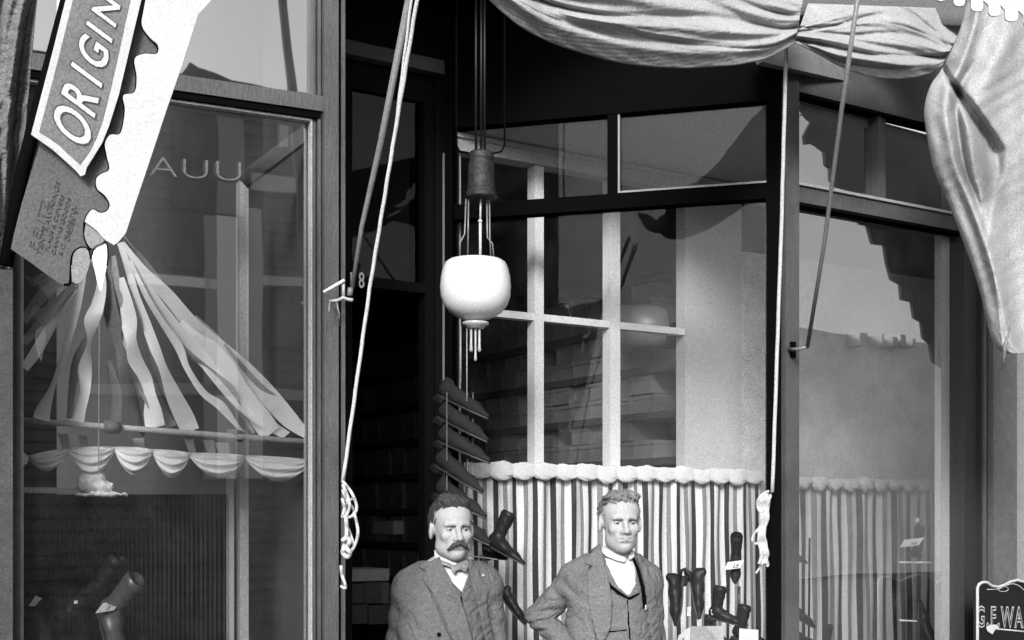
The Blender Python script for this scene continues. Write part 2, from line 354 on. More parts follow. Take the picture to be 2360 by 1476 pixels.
# show window box on the right
zc = zsh+.001
A = SP.pt(SS(1040), zc, -.075); B = SP.pt(SS(1796), zc, -.075); C = FP.pt(FP.S(2212), zc, -.085); D = BP.pt(BP.S(2240), zc, .0); E = BP.pt(BP.S(1040), zc, .0)
part('display_ceiling', lambda m: m.slab([A, B, C, D, E], (0, 0, .04)), M_light)
dz = lambda P, z: Vector((P.x, P.y, z))
part('display_floor', lambda m: m.slab([dz(P, .62) for P in (A, B, C, D, E)], (0, 0, -.04)), M_light)
part('end_wall', lambda m: m.slab([dz(C, .6), dz(D, .6), dz(D, zc), dz(C, zc)], (.08, .0, 0)), mat('end wall paint', .6, .85, .1, 14))
zs_ = zt(BP, 1575, 1080); zh = zt(BP, 1140, 366)
BS = lambda u: BP.S(u)
def head(m):
    BP.box(m, BS(1042), BS(2240), zh, zh+.055, -.06, .03); BP.box(m, BS(1042), BS(2240), zh+.055, zh+.075, -.06, .045); BP.box(m, BS(1042), BS(2240), zh+.075, zc+.3, -.06, .02)
ph = part('partition_header', head, M_light)
pp = part('partition', lambda m: (BP.box(m, BS(1576), BS(1706), zs_-.02, zh, -.06, .01), BP.box(m, BS(1034), BS(1062), .6, zh, -.06, .0), BP.box(m, BS(1062), BS(1576), zs_-.06, zs_, -.06, .03)), M_light)
part('partition_panel', lambda m: BP.box(m, BS(1706), BS(2240), .6, H+1.38, -.06, -.005), mat('mottled grey panel', .38, .9, .22, 26, coarse=.28, grain=.4))
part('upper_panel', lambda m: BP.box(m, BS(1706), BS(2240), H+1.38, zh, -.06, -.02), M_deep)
part('lower_panel', lambda m: BP.box(m, BS(1034), BS(2240), .2, zs_-.06, -.06, -.02), M_mid)
for u0, u1 in ((1229, 1250), (1403, 1426)):
    part('muntin', lambda m: BP.box(m, BS(u0), BS(u1), zs_, zh, -.05, .012), M_white, pp)
zm = zt(BP, 1575, 758), zt(BP, 1575, 773)
part('muntin', lambda m: BP.box(m, BS(1062), BS(1576), zm[1], zm[0], -.045, .006), M_white, pp)
# door wall
DS = lambda u: DP.S(u)
zd0, zd1 = zt(DP, 1004, 678), zt(DP, 1004, 655)
def dfr(m):
    DP.box(m, DS(770), DS(812), 0, TOP, -.08, .0); DP.box(m, DS(1004), DS(1034), 0, TOP, -.08, .0)
    DP.box(m, DS(984), DS(1004), 0, TOP, -.08, -.02)
    DP.box(m, DS(813), DS(983), zd0, zd1, -.078, -.006); DP.box(m, DS(813), DS(983), H+1.85, TOP, -.078, -.01)
df = part('door_frame', dfr, mat('door frame paint', .009, .7, .3, 30, (6, 6, 1), spec=.02))
part('pane', lambda m: m.add([DP.pt(DS(812), zd1, -.03), DP.pt(DS(984), zd1, -.03), DP.pt(DS(984), H+1.86, -.03), DP.pt(DS(812), H+1.86, -.03)], [(0, 1, 2, 3)]), M_glassT, df)
part('transom_backing', lambda m: DP.box(m, DS(812), DS(984), zd1, H+1.86, -.2, -.17), mat('dark transom blind', .008, .9, .2, 8, spec=.03, grain=0), df)
part('cornice', lambda m: (DP.box(m, DS(770), DS(1034), H+1.97, H+2.03, -.0, .05),), mat('cornice paint', .09, .8), df)
# house number on the transom glass, read at 802-852 / 625-665
for ch, u_ in (('1', 802), ('8', 826)):
    me = text(ch, lambda x, y, z: DP.at(u_, 663, .03)-DP.d*(x*.058)+Vector((0, 0, y*.096))+DP.n*z, .002, off=.008)
    link('house_number', me, mat('gilt number', .85, .6), df)
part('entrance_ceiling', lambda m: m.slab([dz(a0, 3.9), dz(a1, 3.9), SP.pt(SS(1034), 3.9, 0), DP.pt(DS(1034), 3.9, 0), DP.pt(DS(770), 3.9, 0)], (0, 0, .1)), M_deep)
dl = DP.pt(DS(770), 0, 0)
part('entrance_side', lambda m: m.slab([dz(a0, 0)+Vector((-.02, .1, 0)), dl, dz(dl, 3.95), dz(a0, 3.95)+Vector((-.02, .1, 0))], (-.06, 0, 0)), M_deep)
# shop interior
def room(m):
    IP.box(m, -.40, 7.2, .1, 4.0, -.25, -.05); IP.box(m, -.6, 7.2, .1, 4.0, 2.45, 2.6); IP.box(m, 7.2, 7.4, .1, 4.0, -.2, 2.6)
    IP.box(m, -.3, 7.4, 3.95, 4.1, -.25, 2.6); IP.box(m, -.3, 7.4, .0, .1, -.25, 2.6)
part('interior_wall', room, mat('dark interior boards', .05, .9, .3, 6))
LV = [1.31, 1.06, .81, .56, .31, .05, -.20, -.46, -.72]
sh = part('shelving', lambda m: [IP.box(m, -.4, 6.4, H+z-.035, H+z+.005, -.02, .33) for z in LV]+[IP.box(m, s-.02, s+.02, .9, 3.2, -.02, .3) for s in (-.4, 2.25, 6.4)], mat('shelf boards', .03, .8, .2, 20))
M_box = mat('shoe box card', .15, .85, .3, 8, coarse=.6)
def shoebox(name, s, z, wd, hh, m, label, grp, dep=.31):
    o = IP.pt(s, z, .0); mb = MB(); IP.box(mb, s+.004, s+wd-.004, z, z+hh*.74, .04, dep-.006); IP.box(mb, s+.001, s+wd-.001, z+hh*.74, z+hh-.004, .036, dep)
    return link(name, mb.mesh(), m, None, loc=o, label=label, cat='box', group=grp)
protoA = shoebox('shoe_box', .0, H+LV[1]+.006, .19, .105, M_box, 'small grey shoe box in the stacks on the inner shelves', 'shoe boxes on the inner shelves')
protoB = shoebox('shoe_box', 2.32, H+LV[1]+.006, .2, .2, M_box, 'tall dark shoe box on the shelves deep inside the shop', 'tall shoe boxes deep in the shop')
ORD = ['first', 'second', 'third', 'fourth', 'fifth', 'sixth', 'seventh', 'eighth', 'ninth', 'tenth', 'eleventh', 'twelfth', 'thirteenth', 'fourteenth', 'fifteenth', 'sixteenth', 'seventeenth']
def labA(o, li, ci, r): o['label'] = '%s small grey shoe box from the right, %s layer, on the %s inner shelf down' % (ORD[ci], 'upper' if r else 'lower', ORD[li])
def labB(o, li, ci): o['label'] = '%s tall dark shoe box from the right on the %s deep shelf down' % (ORD[ci], ORD[li])
labA(protoA, 0, 0, 0); labB(protoB, 0, 0)
for li, lz in enumerate(LV[1:]):
    for ci in range(11):
        if lz < .2: continue
        for r in range(2):
            if li == 0 and ci == 0 and r == 0: continue
            if random.random() < .07 and r == 1: continue
            labA(copy_tree(protoA, IP.d*(ci*.197+random.uniform(-.002, .002))+Vector((0, 0, lz-LV[1]+r*.106))+IP.n*random.uniform(-.02, .008)), li, ci, r)
    for ci in range(17):
        if li == 0 and ci == 0: continue
        if random.random() < .06: continue
        labB(copy_tree(protoB, IP.d*(ci*.225+random.uniform(-.005, .01))+Vector((0, 0, lz-LV[1]))+IP.n*random.uniform(-.02, .01)), li, ci)
# pale box lid showing low in the doorway, on a table
tb = empty('counter', IP.pt(4.4, .1, 1.1), 'dark wooden counter just inside the open doorway', 'counter')
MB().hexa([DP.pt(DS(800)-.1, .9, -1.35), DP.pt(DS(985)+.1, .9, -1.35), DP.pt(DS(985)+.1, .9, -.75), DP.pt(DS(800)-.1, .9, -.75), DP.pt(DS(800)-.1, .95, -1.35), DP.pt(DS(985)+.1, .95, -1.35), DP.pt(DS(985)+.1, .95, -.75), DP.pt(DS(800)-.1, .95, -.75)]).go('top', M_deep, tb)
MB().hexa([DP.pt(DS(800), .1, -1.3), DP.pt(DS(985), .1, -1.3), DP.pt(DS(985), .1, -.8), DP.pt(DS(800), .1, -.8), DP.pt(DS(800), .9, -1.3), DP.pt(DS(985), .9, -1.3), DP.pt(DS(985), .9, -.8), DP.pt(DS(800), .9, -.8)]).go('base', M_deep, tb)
M_box2 = mat('grey shoe box card', .07, .85, .25, 8)
k = 0
for (u0, u1, v0, v1, m_, lab) in ((803, 896, 1312, 1341, mat('pale box lid', .3, .8), 'pale flat box on top of the dark boxes in the doorway'), (842, 880, 1342, 1392, M_box2, 'dark shoe box in the doorway stack, upper row, right of the two'), (795, 840, 1346, 1392, M_box2, 'dark shoe box in the doorway stack, upper row, beside the left post'), (850, 905, 1395, 1440, M_box2, 'dark shoe box in the doorway stack, lower row, beside the left man'), (795, 846, 1394, 1440, M_box2, 'dark shoe box in the doorway stack, lower row, beside the left post'), (880, 896, 1342, 1392, mat('pale box end', .12, .8), 'narrow pale box end beside the left man in the doorway'), (906, 930, 1200, 1232, mat('box label', .12, .8), 'pale box label on the doorway shelf above the left man')):
    o = DP.at(u0, v1, -1.0); s0, s1 = DP.S(u0, -1.0), DP.S(u1, -1.0); z0, z1 = DP.Z(u0, v1, -1.0), DP.Z(u0, v0, -1.0)
    mb = MB(); DP.box(mb, s0, s1-.002, z0, z1-.006, -1.25, -1.0); DP.box(mb, s0-.002, s1, z1-.006, z1-.002, -1.252, -.997)
    link('shoe_box', mb.mesh(), m_, None, loc=o, label=lab or 'dark shoe box stacked on the counter in the doorway', cat='box', group=None if lab else 'boxes stacked on the doorway counter')
# rounded container seen through the sash
cp_ = IP.pt(.75, H+.81, .18); mb = MB()
q0 = P3(1425, 755, 6.72); q1 = P3(1542, 757, 6.72)
r_ = 52*6.72/2900
mb.tube([q0, q0.lerp(q1, .7), q0.lerp(q1, .86), q0.lerp(q1, .95), q1], [r_, r_*1.02, r_*.95, r_*.8, r_*.5], 28)
link('hat_box', mb.mesh(), mat('dull tin', .1, .4, .2, 20), None, loc=q0, smooth=True, label='rounded grey container lying on the shelf behind the inner sash', cat='container')
# left show window box
def lw(m):
    LP.box(m, LP.S(-300), LP.S(560, -1.0)+.7, .5, 4.2, -1.1, -1.0); LP.box(m, LP.S(786)-.04, LP.S(786), .5, 4.2, -1.0, -.11)
    LP.box(m, LP.S(-300), LP.S(786), 4.12, 4.2, -1.1, -.1); LP.box(m, LP.S(-300), LP.S(786), .55, .62, -1.1, -.1); LP.box(m, LP.S(-300)-.05, LP.S(-300), .5, 4.2, -1.1, -.1)
part('display_lining', lw, mat('dark display lining', .06, .9, .3, 10, (1, 1, .3)))
part('display_post', lambda m: (LP.box(m, LP.S(553, -.6), LP.S(573, -.6), .62, LP.Z(553, 415, -.6), -.66, -.6), LP.box(m, LP.S(530, -.6), LP.S(541, -.6), .62, LP.Z(553, 1080, -.6), -.66, -.61)), mat('grey display post', .35, .7, .1, 30, (5, 5, 1)))
p0, p1 = LP.at(560, 418, -.35), LP.at(728, 292, -.35)
part('reflection_bar', lambda m: m.bar(p0, p1, .05, .03, (0, 1, 0)), mat('grey brace', .09, .8))  # grey bar added inside to stand in for a diagonal reflection on the glass
# gilt letters on the left window glass
def au_fn(x, y, z):
    u = 342+x*104; v = 406-y*66+(x-.2)*7
    return LP.at(u, v, -.03+z)
me = text('AUU', au_fn, .002, off=-.018, spacing=1.05)
link('window_lettering', me, mat('worn gilt', .09, .8, .5, 30), lf)
# ------------------------------------------------------------------ what the glass mirrors: the other side of the street
def mir(pl, u, v, off): return pl.at(u, v, -off)+pl.n*(2*off)
def mbox(m, pl, off, u0, u1, v0, v1, dep=.15, z0=None):
    P = [mir(pl, u0, v1, off), mir(pl, u1, v1, off), mir(pl, u1, v0, off), mir(pl, u0, v0, off)]
    zz0 = P[0].z if z0 is None else z0; zz1 = P[3].z
    P = [dz(P[0], zz0), dz(P[1], zz0), dz(P[1], zz1), dz(P[0], zz1)]
    m.slab(P, pl.n*dep)
hb = mir(LP, 500, 1190, 12); house = empty('clapboard_house', (hb.x, hb.y, 0), 'dark clapboard house with white corner boards mirrored in the left show window', 'house')
def siding(m):
    z1 = mir(LP, 560, 215, 12).z; s0 = mir(LP, -250, 1190, 12); s1 = mir(LP, 800, 1190, 12)
    n = 46
    for i in range(n):
        za = -.1+(z1+.1)*i/n; zb = -.1+(z1+.1)*(i+1)/n
        m.add([dz(s0, za), dz(s1, za), dz(s1, zb)+LP.n*.03, dz(s0, zb)+LP.n*.03], [(0, 1, 2, 3)]); m.add([dz(s0, zb), dz(s1, zb), dz(s1, zb)+LP.n*.03, dz(s0, zb)+LP.n*.03], [(0, 1, 2, 3)])
MB_ = MB(); siding(MB_); MB_.go('wall', mat('dark clapboard', .07, .8, .2, 3, (1, 1, 8), coarse=.2), house)
mb = MB(); r0 = mir(LP, -250, 0, 12); r1 = mir(LP, 800, 0, 12); zr = mir(LP, 560, 215, 12).z
ge = [dz(mir(LP, -250, 0, 12), zr), dz(r1, zr)]+[mir(LP, u, v, 12) for u, v in ((800, 222), (640, 207), (590, 192), (540, 182), (500, 165), (455, 150), (436, 137), (430, 150), (418, 165), (380, 160), (300, 150), (-250, 40))]
mb.slab(ge, LP.n*5); mb.go('roof', mat('roof shingles', .08, .9, .3, 6), house)
M_trim = mat('white house trim', .88, .8, .08, 6)
for (u0, u1, v0, v1, mt) in ((474, 504, 490, 1100, mat('grey house trim', .3, .8)), (504, 553, 490, 1100, M_trim), (576, 612, 470, 1100, mat('pale grey trim', .45, .8)), (504, 572, 230, 484, mat('dull trim', .26, .8)), (300, 503, 624, 646, M_trim), (613, 740, 634, 654, mat('soft trim', .5, .8)), (590, 740, 396, 432, mat('soft trim', .5, .8)), (650, 668, 262, 330, mat('soft trim', .5, .8)), (200, 740, 880, 905, mat('grey house trim', .3, .8))):
    mb = MB(); mbox(mb, LP, 11.9, u0, u1, v0, v1, .1); mb.go('trim', mt, house)
for (u0, u1, v0, v1) in ((380, 472, 500, 615), (620, 712, 660, 800), (380, 472, 655, 760), (400, 500, 262, 470)):
    mb = MB(); mbox(mb, LP, 11.93, u0, u1, v0, v1, .05); mb.go('shutter', mat('dark shutters', .04, .7, .3, 4, (1, 1, 12)), house)
tp = mir(LP, 656, -60, 8); bt_ = mir(LP, 722, 760, 8); bt2 = bt_+(bt_-tp)*((bt_.z)/(tp.z-bt_.z)); mb = MB(); mb.tube([bt2, tp], [.055, .045], 10)
link('leaning_pole', mb.mesh(), mat('pole wood', .04, .9), None, loc=bt2, smooth=True, label='dark leaning pole across the street mirrored in the left show window', cat='pole')
# right: low buildings along the horizon
hb = mir(FP, 2000, 1190, 22); far = empty('far_building', (hb.x, hb.y, 0), 'low dark row of roofs with chimneys mirrored in the right show window', 'building')
mb = MB(); top_ = mir(FP, 1990, 788, 22).z
mb.slab([dz(mir(FP, 1780, 0, 22), -.1), dz(mir(FP, 2500, 0, 22), -.1), dz(mir(FP, 2500, 0, 22), top_+.1), dz(mir(FP, 1780, 0, 22), top_+.25)], FP.n*8); mb.go('wall', mat('far brick', .75, .9, .3, 1.5), far)
for u0, u1, v in ((1990, 2006, 765), (2036, 2041, 770), (2060, 2070, 775), (2078, 2090, 768), (2110, 2116, 778)):
    mb = MB(); mbox(mb, FP, 21.5, u0, u1, v, 800, .6); mb.go('chimney', mat('far chimney', .45, .9), far)
# scalloped neighbour awning, seen mirrored in the right window
poly = [(1912, 150), (1905, 235), (1890, 275), (1874, 305), (1878, 325), (1895, 322), (1908, 330), (1922, 342), (1926, 372), (1935, 380), (1936, 408), (1950, 425), (1970, 430), (1985, 455), (2000, 482), (2003, 512), (2022, 516), (2030, 545), (2034, 558), (2058, 562), (2064, 600), (2074, 640), (2094, 652), (2098, 686), (2122, 692), (2128, 728), (2146, 738), (2152, 775), (2168, 790), (2175, 830), (2270, 900), (2270, -120), (1930, -120)]
pts = [mir(FP, u, v, 1.25) for u, v in poly]
mb = MB(); mb.slab(pts, FP.n*.02)
link('scalloped_awning', mb.mesh(), mat('dark awning underside', .05, .9, .3, 5), None, loc=pts[3], label='dark scalloped awning beyond the frame mirrored in the right show window', cat='awning')
# ================================================================== cloths in the right show window
M_st = [mat('cloth white', .44, .9, .08, 90, grain=.2), mat('cloth grey', .14, .9, .08, 90), mat('cloth black', .02, .9, .2, 90)]
def striped(name, u0, u1, z1, per, z0, ph, label, seed):
    rnd = random.Random(seed); s0, s1 = BP.S(u0, .03), BP.S(u1, .03)
    cols = []; s = s0-ph*per; k = 0
    while s < s1:
        wd = per*[.27, .21, .26, .26][k % 4]*rnd.uniform(.9, 1.1); cols.append((s, s+wd, [0, 1, 0, 2][k % 4])); s += wd; k += 1
    cols = [(max(a, s0), min(b, s1), m) for a, b, m in cols if b > s0 and a < s1]
    N = 3; xs = []; mi = []
    for a, b, m in cols:
        for i in range(N): xs.append(a+(b-a)*i/N); mi.append(m)
    xs.append(cols[-1][1]); wob = [(rnd.uniform(0, 6.3), rnd.uniform(.001, .004)) for _ in range(60)]
    def fn(a, b):
        i = min(int(round(a*len(mi))), len(mi)); s = xs[i]; z = z1-(z1-z0)*b; f = (z1-z)
        j = int((s-s0)/per*1.0); p, am = wob[j % 60]
        s2 = s+am*math.sin(f*7+p)*min(1, f*6)+.002*math.sin(f*11+s*17)+(.003*math.sin(s*23+.6)*(1-f*1.2) if f < .8 else 0)
        off = .035+.009*math.sin(s*2*math.pi/per*.5+1)+.006*math.sin(s*71+f*3)+.012*f
        return BP.pt(s2, z, off)
    mb = MB(); mb.grid(fn, len(mi), 16, mi=lambda i: mi[i], thick=(BP.n*-.002))
    return mb.go(name, M_st, None, loc=fn(.5, 1), smooth=True, label=label, cat='curtain')
zA = zt(BP, 1300, 1085); zB = zt(BP, 2000, 1118)
striped('striped_curtain', 1062, 1755, zA-.01, .105, .64, .15, 'gathered striped cloth hanging behind the two men below the paned sash', 3)
striped('striped_curtain', 1772, 2196, zB-.01, .141, .64, .1, 'striped cloth hanging straight in the right hand show window beside the sign', 8)
def puffs(u0, u1, vz, label, per, r0, r1, seed, band=0.):
    rnd = random.Random(seed); s0, s1 = BP.S(u0, .06), BP.S(u1, .06); n = int((s1-s0)/per*14); dzs = [rnd.uniform(-.012, .012) for _ in range(99)]; vr = [rnd.uniform(.62, 1.2) for _ in range(99)]
    def fn(a, b):
        s = s0+(s1-s0)*a; q = (s-s0)/per; k = int(q); f = q-k; rr = r0+(r1-r0)*vr[k]*abs(math.sin(math.pi*f))**.6
        th = 2*math.pi*b; sag = -(r1*.8)*math.sin(math.pi*f)+dzs[k]*math.sin(math.pi*f)
        wr = 1+.12*math.sin(th*5+f*9+k)+.09*math.sin(th*9+k*2+f*17)+.07*math.sin(th*14-f*23+k*5)+.05*math.sin(s*420+th*2)
        z = vz+sag*.5+math.sin(th)*rr*wr+(band*max(0, math.sin(th)) if band else 0)
        return BP.pt(s+.004*math.sin(th*3+k), z, .070+math.cos(th)*rr*(.45 if band else .75)*wr)
    mb = MB(); mb.grid(fn, n, 26)
    return mb.go('gathered_valance', M_st[0], None, loc=fn(.5, .75), smooth=True, label=label, cat='valance')
puffs(1075, 1755, zA-.022, 'long white gathered valance under the paned sash behind the men', .118, .009, .024, 5, .034)
puffs(1792, 2190, zB+.012, 'puffed white valance topping the cloth in the right hand show window', .118, .014, .036, 6)
# ================================================================== left show window display
def swag(a0_, a1_, v0, v1, k, lbl=None): pass
M_muslin = mat('white muslin', .75, .9, .08, 60, (1, 1, 4), grain=.1)
nodes_u = [40, 66, 158, 264, 352, 438, 566, 716]; nodes_v = [1040, 1050, 1034, 1030, 1036, 1044, 1050, 1060]; dep_v = [20, 34, 56, 52, 52, 44, 46]
def swf(a, b):
    q = a*7; k = min(int(q), 6); f = q-k; u = nodes_u[k]+(nodes_u[k+1]-nodes_u[k])*f; v = nodes_v[k]+(nodes_v[k+1]-nodes_v[k])*f
    sag = 4*f*(1-f); lo = v+10+dep_v[k]*sag; v2 = (v-8*sag*.3)*(1-b)+lo*b
    return LP.at(u, v2, -.34+.03*sag*math.sin(b*3)+.010*math.sin(b*20+sag*4)*sag**.5+.004*math.sin(b*43+k))
MB().grid(swf, 112, 22, thick=LP.n*-.003).go('swag_valance', M_muslin, None, loc=swf(.5, 1), smooth=True, label='white muslin swags hung in scallops across the left show window', cat='valance')
rod0, rod1 = LP.at(40, 968, -.33), LP.at(722, 1020, -.25)
mb = MB(); mb.tube([rod0, rod0.lerp(rod1, .5), rod1], .0098, 12); mb.go('display_rod', M_white, None, loc=rod0, smooth=True, label='long white rod the ribbons are tied to in the left window', cat='rod')
RB = [  # (u, v, width px), twist, shade, label
 ([(196, 610, 12), (188, 660, 14), (172, 730, 18), (146, 820, 15), (122, 890, 13), (100, 945, 34), (96, 968, 40)], 1, 'L', 'pale ribbon running down to the far left end of the rod'),
 ([(222, 600, 26), (234, 650, 22), (226, 700, 30), (212, 740, 36), (206, 790, 10), (196, 850, 32), (196, 900, 24), (184, 945, 28), (176, 972, 36)], 3, 'L', 'broad twisted white ribbon second from the left on the rod'),
 ([(205, 770, 12), (178, 830, 22), (166, 900, 18), (160, 965, 12)], 1, 'D', 'shaded ribbon edge behind the broad twisted ribbon'),
 ([(246, 600, 14), (250, 680, 30), (262, 750, 34), (274, 800, 18), (288, 860, 30), (304, 920, 30), (320, 975, 18), (330, 1005, 8)], 2, 'D', 'dark ribbon twisting down the middle of the fan'),
 ([(250, 830, 10), (266, 900, 26), (262, 950, 36), (260, 992, 38)], 1, 'D', 'dark ribbon whose end is knotted over the rod near its middle'),
 ([(280, 640, 12), (290, 690, 26), (297, 740, 38), (302, 785, 26), (312, 830, 34), (334, 870, 30), (346, 910, 26), (352, 950, 42), (358, 985, 46)], 3, 'L', 'light ribbon flaring wide at the middle of the rod'),
 ([(276, 560, 12), (296, 620, 16), (312, 680, 18), (334, 740, 22), (356, 800, 24), (376, 850, 20), (400, 910, 36), (424, 960, 44), (440, 994, 40)], 2, 'L', 'long white ribbon right of the middle of the fan'),
 ([(262, 590, 10), (268, 660, 22), (282, 720, 16), (296, 790, 26), (322, 850, 18), (338, 905, 30), (392, 985, 34)], 2, 'M', 'grey twisted ribbon just left of the long white one'),
 ([(300, 590, 10), (350, 680, 22), (410, 760, 26), (470, 830, 30), (530, 900, 34), (590, 960, 30), (660, 1004, 22)], 2, 'L', 'broad twisted ribbon under the widest one on the right'),
 ([(345, 800, 8), (362, 850, 20), (380, 910, 16), (404, 960, 14), (418, 994, 10)], 1, 'D', 'narrow dark ribbon beside the long white one'),
 ([(300, 600, 8), (336, 680, 12), (372, 740, 14), (412, 800, 20), (432, 850, 14), (468, 905, 16), (508, 935, 22), (545, 980, 10), (560, 998, 8)], 2, 'L', 'thin pale ribbon crossing toward the right of the rod'),
 ([(282, 560, 10), (330, 625, 22), (385, 680, 30), (440, 745, 34), (505, 800, 34), (560, 850, 40), (612, 905, 44), (665, 965, 40), (712, 1008, 16)], 1, 'L', 'widest white ribbon stretched to the right end of the rod'),
 ([(420, 740, 20), (470, 790, 40), (520, 850, 46), (560, 910, 42), (600, 965, 50), (625, 1000, 48)], 1, 'L', 'wide pale ribbon just under the widest one'),
 ([(390, 770, 10), (440, 820, 14), (490, 860, 14), (530, 905, 30), (560, 960, 10), (585, 998, 8)], 1, 'M', 'grey ribbon beneath the two wide ribbons'),
 ([(282, 540, 3), (310, 575, 4), (322, 590, 12), (352, 630, 16), (384, 668, 5)], 1, 'M', 'short grey ribbon edge above the widest ribbon'),
 ([(450, 728, 4), (500, 780, 14), (545, 830, 12), (600, 890, 12), (640, 915, 4)], 1, 'M', 'slim grey ribbon along the top edge of the fan'),
 ([(165, 640, 16), (130, 655, 26), (90, 690, 26), (55, 740, 22)], 1, 'M', 'grey ribbon leading off to the left behind the stamped flap'),
 ([(172, 655, 14), (130, 700, 20), (90, 750, 24), (55, 790, 18)], 1, 'M', 'second grey ribbon going down to the left pilaster'),
 ([(176, 665, 10), (145, 705, 18), (118, 750, 24), (84, 810, 26), (56, 850, 20)], 2, 'L', 'pale twisted ribbon lowest of those going left'),
 ([(60, 640, 8), (78, 650, 20), (100, 640, 22), (120, 650, 10)], 1, 'M', 'short ribbon end just below the stamped flap corner')]
M_rib = {'L': mat('white ribbon', .9, .6, .04, 40, grain=.1), 'M': mat('grey ribbon', .36, .6, .08, 40), 'D': mat('dark ribbon', .16, .6, .1, 40)}
for k, (pts, tw, shd, lab) in enumerate(RB):
    P = smooth_pts(pts, 8); n = len(P); mb = MB(); base = -.30-.012*(k % 5)
    rows = []; D0 = P[-1][:2]-P[0][:2]; D0 = D0/np.linalg.norm(D0); N0_ = np.array([abs(D0[1]), -D0[0]*np.sign(D0[1]) if D0[1] else 0]); N0_ /= np.linalg.norm(N0_)
    for i, p in enumerate(P):
        a = P[max(i-1, 0)]; b = P[min(i+1, n-1)]; t = b[:2]-a[:2]; t = t/np.linalg.norm(t); nn = np.array([-t[1], t[0]])
        nn = N0_
        w2 = p[2]/2; ang = math.sin(i/n*math.pi*tw)*1.0
        L = p[:2]-nn*w2; R = p[:2]+nn*w2
        dd = .02*math.sin(ang)*(p[2]/30+.4)
        rows.append([LP.at(L[0], L[1], base-dd), LP.at(p[0], p[1], base+.004), LP.at(R[0], R[1], base+dd)])
    vs = [q for r in rows for q in r]; fs = [(i*3+j, i*3+j+1, (i+1)*3+j+1, (i+1)*3+j) for i in range(n-1) for j in (0, 1)]
    N0 = len(vs); T = LP.n*-.0015
    vs += [v+T for v in vs]; fs += [tuple(q+N0 for q in reversed(f)) for f in fs]
    mb.add(vs, fs)
    link('ribbon', mb.mesh(), M_rib[shd], None, loc=rows[-1][1], smooth=True, label=lab, cat='ribbon', group='ribbons fanned out in the left show window')
for u, v in ((257, 985), (540, 1005)):
    c_ = LP.at(u, v, -.29); mb = MB(); mb.tube([LP.at(u-17, v-2, -.29), LP.at(u, v, -.285), LP.at(u+17, v+2, -.29)], [.020, .023, .020], 14)
    link('ribbon_knot', mb.mesh(), M_rib['D'], None, loc=c_, smooth=True, label='dark ribbon knot wrapped round the rod ' + ('below the middle of the fan' if u < 400 else 'toward its right end'), cat='ribbon')
# tails under the rod
tl = [(145, 1000, 24, 1040), (190, 1005, 20, 1040), (318, 1010, 30, 1050), (435, 1012, 22, 1048), (480, 1015, 26, 1050), (512, 1020, 34, 1060)]
for ti, (u, v, wd, v2) in enumerate(tl):
    mb = MB(); mb.grid(lambda a, b: LP.at(u+(a-.5)*wd*(1-.25*b)+10*b, v+(v2-v)*b, -.40+.006*math.sin(a*9)), 4, 6, thick=LP.n*-.002)
    link('ribbon_tail', mb.mesh(), M_rib['M'], None, loc=LP.at(u, v2, -.4), smooth=True, label='short grey ribbon tail under the rod, %s of six from the left' % ['first', 'second', 'third', 'fourth', 'fifth', 'last'][ti], cat='ribbon', group='ribbon tails under the rod')
# cord, plank, cotton
mb = MB(); mb.tube([LP.at(229, 740, -.3), LP.at(227, 1088, -.3)], .0018, 6); link('thin_cord', mb.mesh(), M_rope, None, loc=LP.at(227, 1088, -.3), label='thin cord hanging down the middle of the left window to the cotton bundle', cat='cord')
mb = MB(); LP.box(mb, LP.S(30, -.4), LP.S(196, -.4), LP.Z(120, 1137, -.4), LP.Z(120, 1124, -.4), -.46, -.4)
link('display_board', mb.mesh(), M_white, None, loc=LP.at(120, 1137, -.43), label='narrow white board edge beside the cotton bundle in the left window', cat='board')
def cot(x, y, z):
    d = ell(x, y, z, (-.012, 0, .022), (.044, .036, .034)); d = su(d, ell(x, y, z, (.018, .0, -.006), (.034, .03, .020)), .012); d = su(d, ell(x, y, z, (.022, .0, -.032), (.070, .040, .007)), .008); d = su(d, ell(x, y, z, (-.038, 0, .0), (.026, .025, .022)), .01)
    return d+.0035*np.sin(x*120+z*40+3*np.sin(y*50+z*30))*np.sin(z*100-x*50+y*80)+.0012*np.sin(x*300+2*np.sin(z*90))*np.sin(z*280)
c_ = LP.at(222, 1118, -.36)
link('cotton_bundle', sdf_mesh(cot, axis((-.1, .13, .004)), axis((-.06, .06, .004)), axis((-.07, .09, .004)), c_), M_muslin, None, loc=c_, smooth=True, label='lumpy white cotton bundle hanging on the cord in the left window', cat='cloth bundle')
# pleated dark curtain
def pl_f(a, b):
    u = 40+a*485; v = 1140+b*560; s = a*46; amp = .004+.016*min(1, max(0, (b-.06)*6)); ph = math.sin(s*2*math.pi)+.5*math.sin(s*2*math.pi*.37+1)
    return LP.at(u, v, -.66+amp*ph)
M_cur = mat('dark pleated stuff', .035, .9, .2, 30, (3, 3, .5), coarse=.4)
MB().grid(pl_f, 460, 10, thick=LP.n*-.002).go('pleated_curtain', M_cur, None, loc=pl_f(.5, 1), smooth=True, label='dark finely pleated curtain backing the lower left show window', cat='curtain')
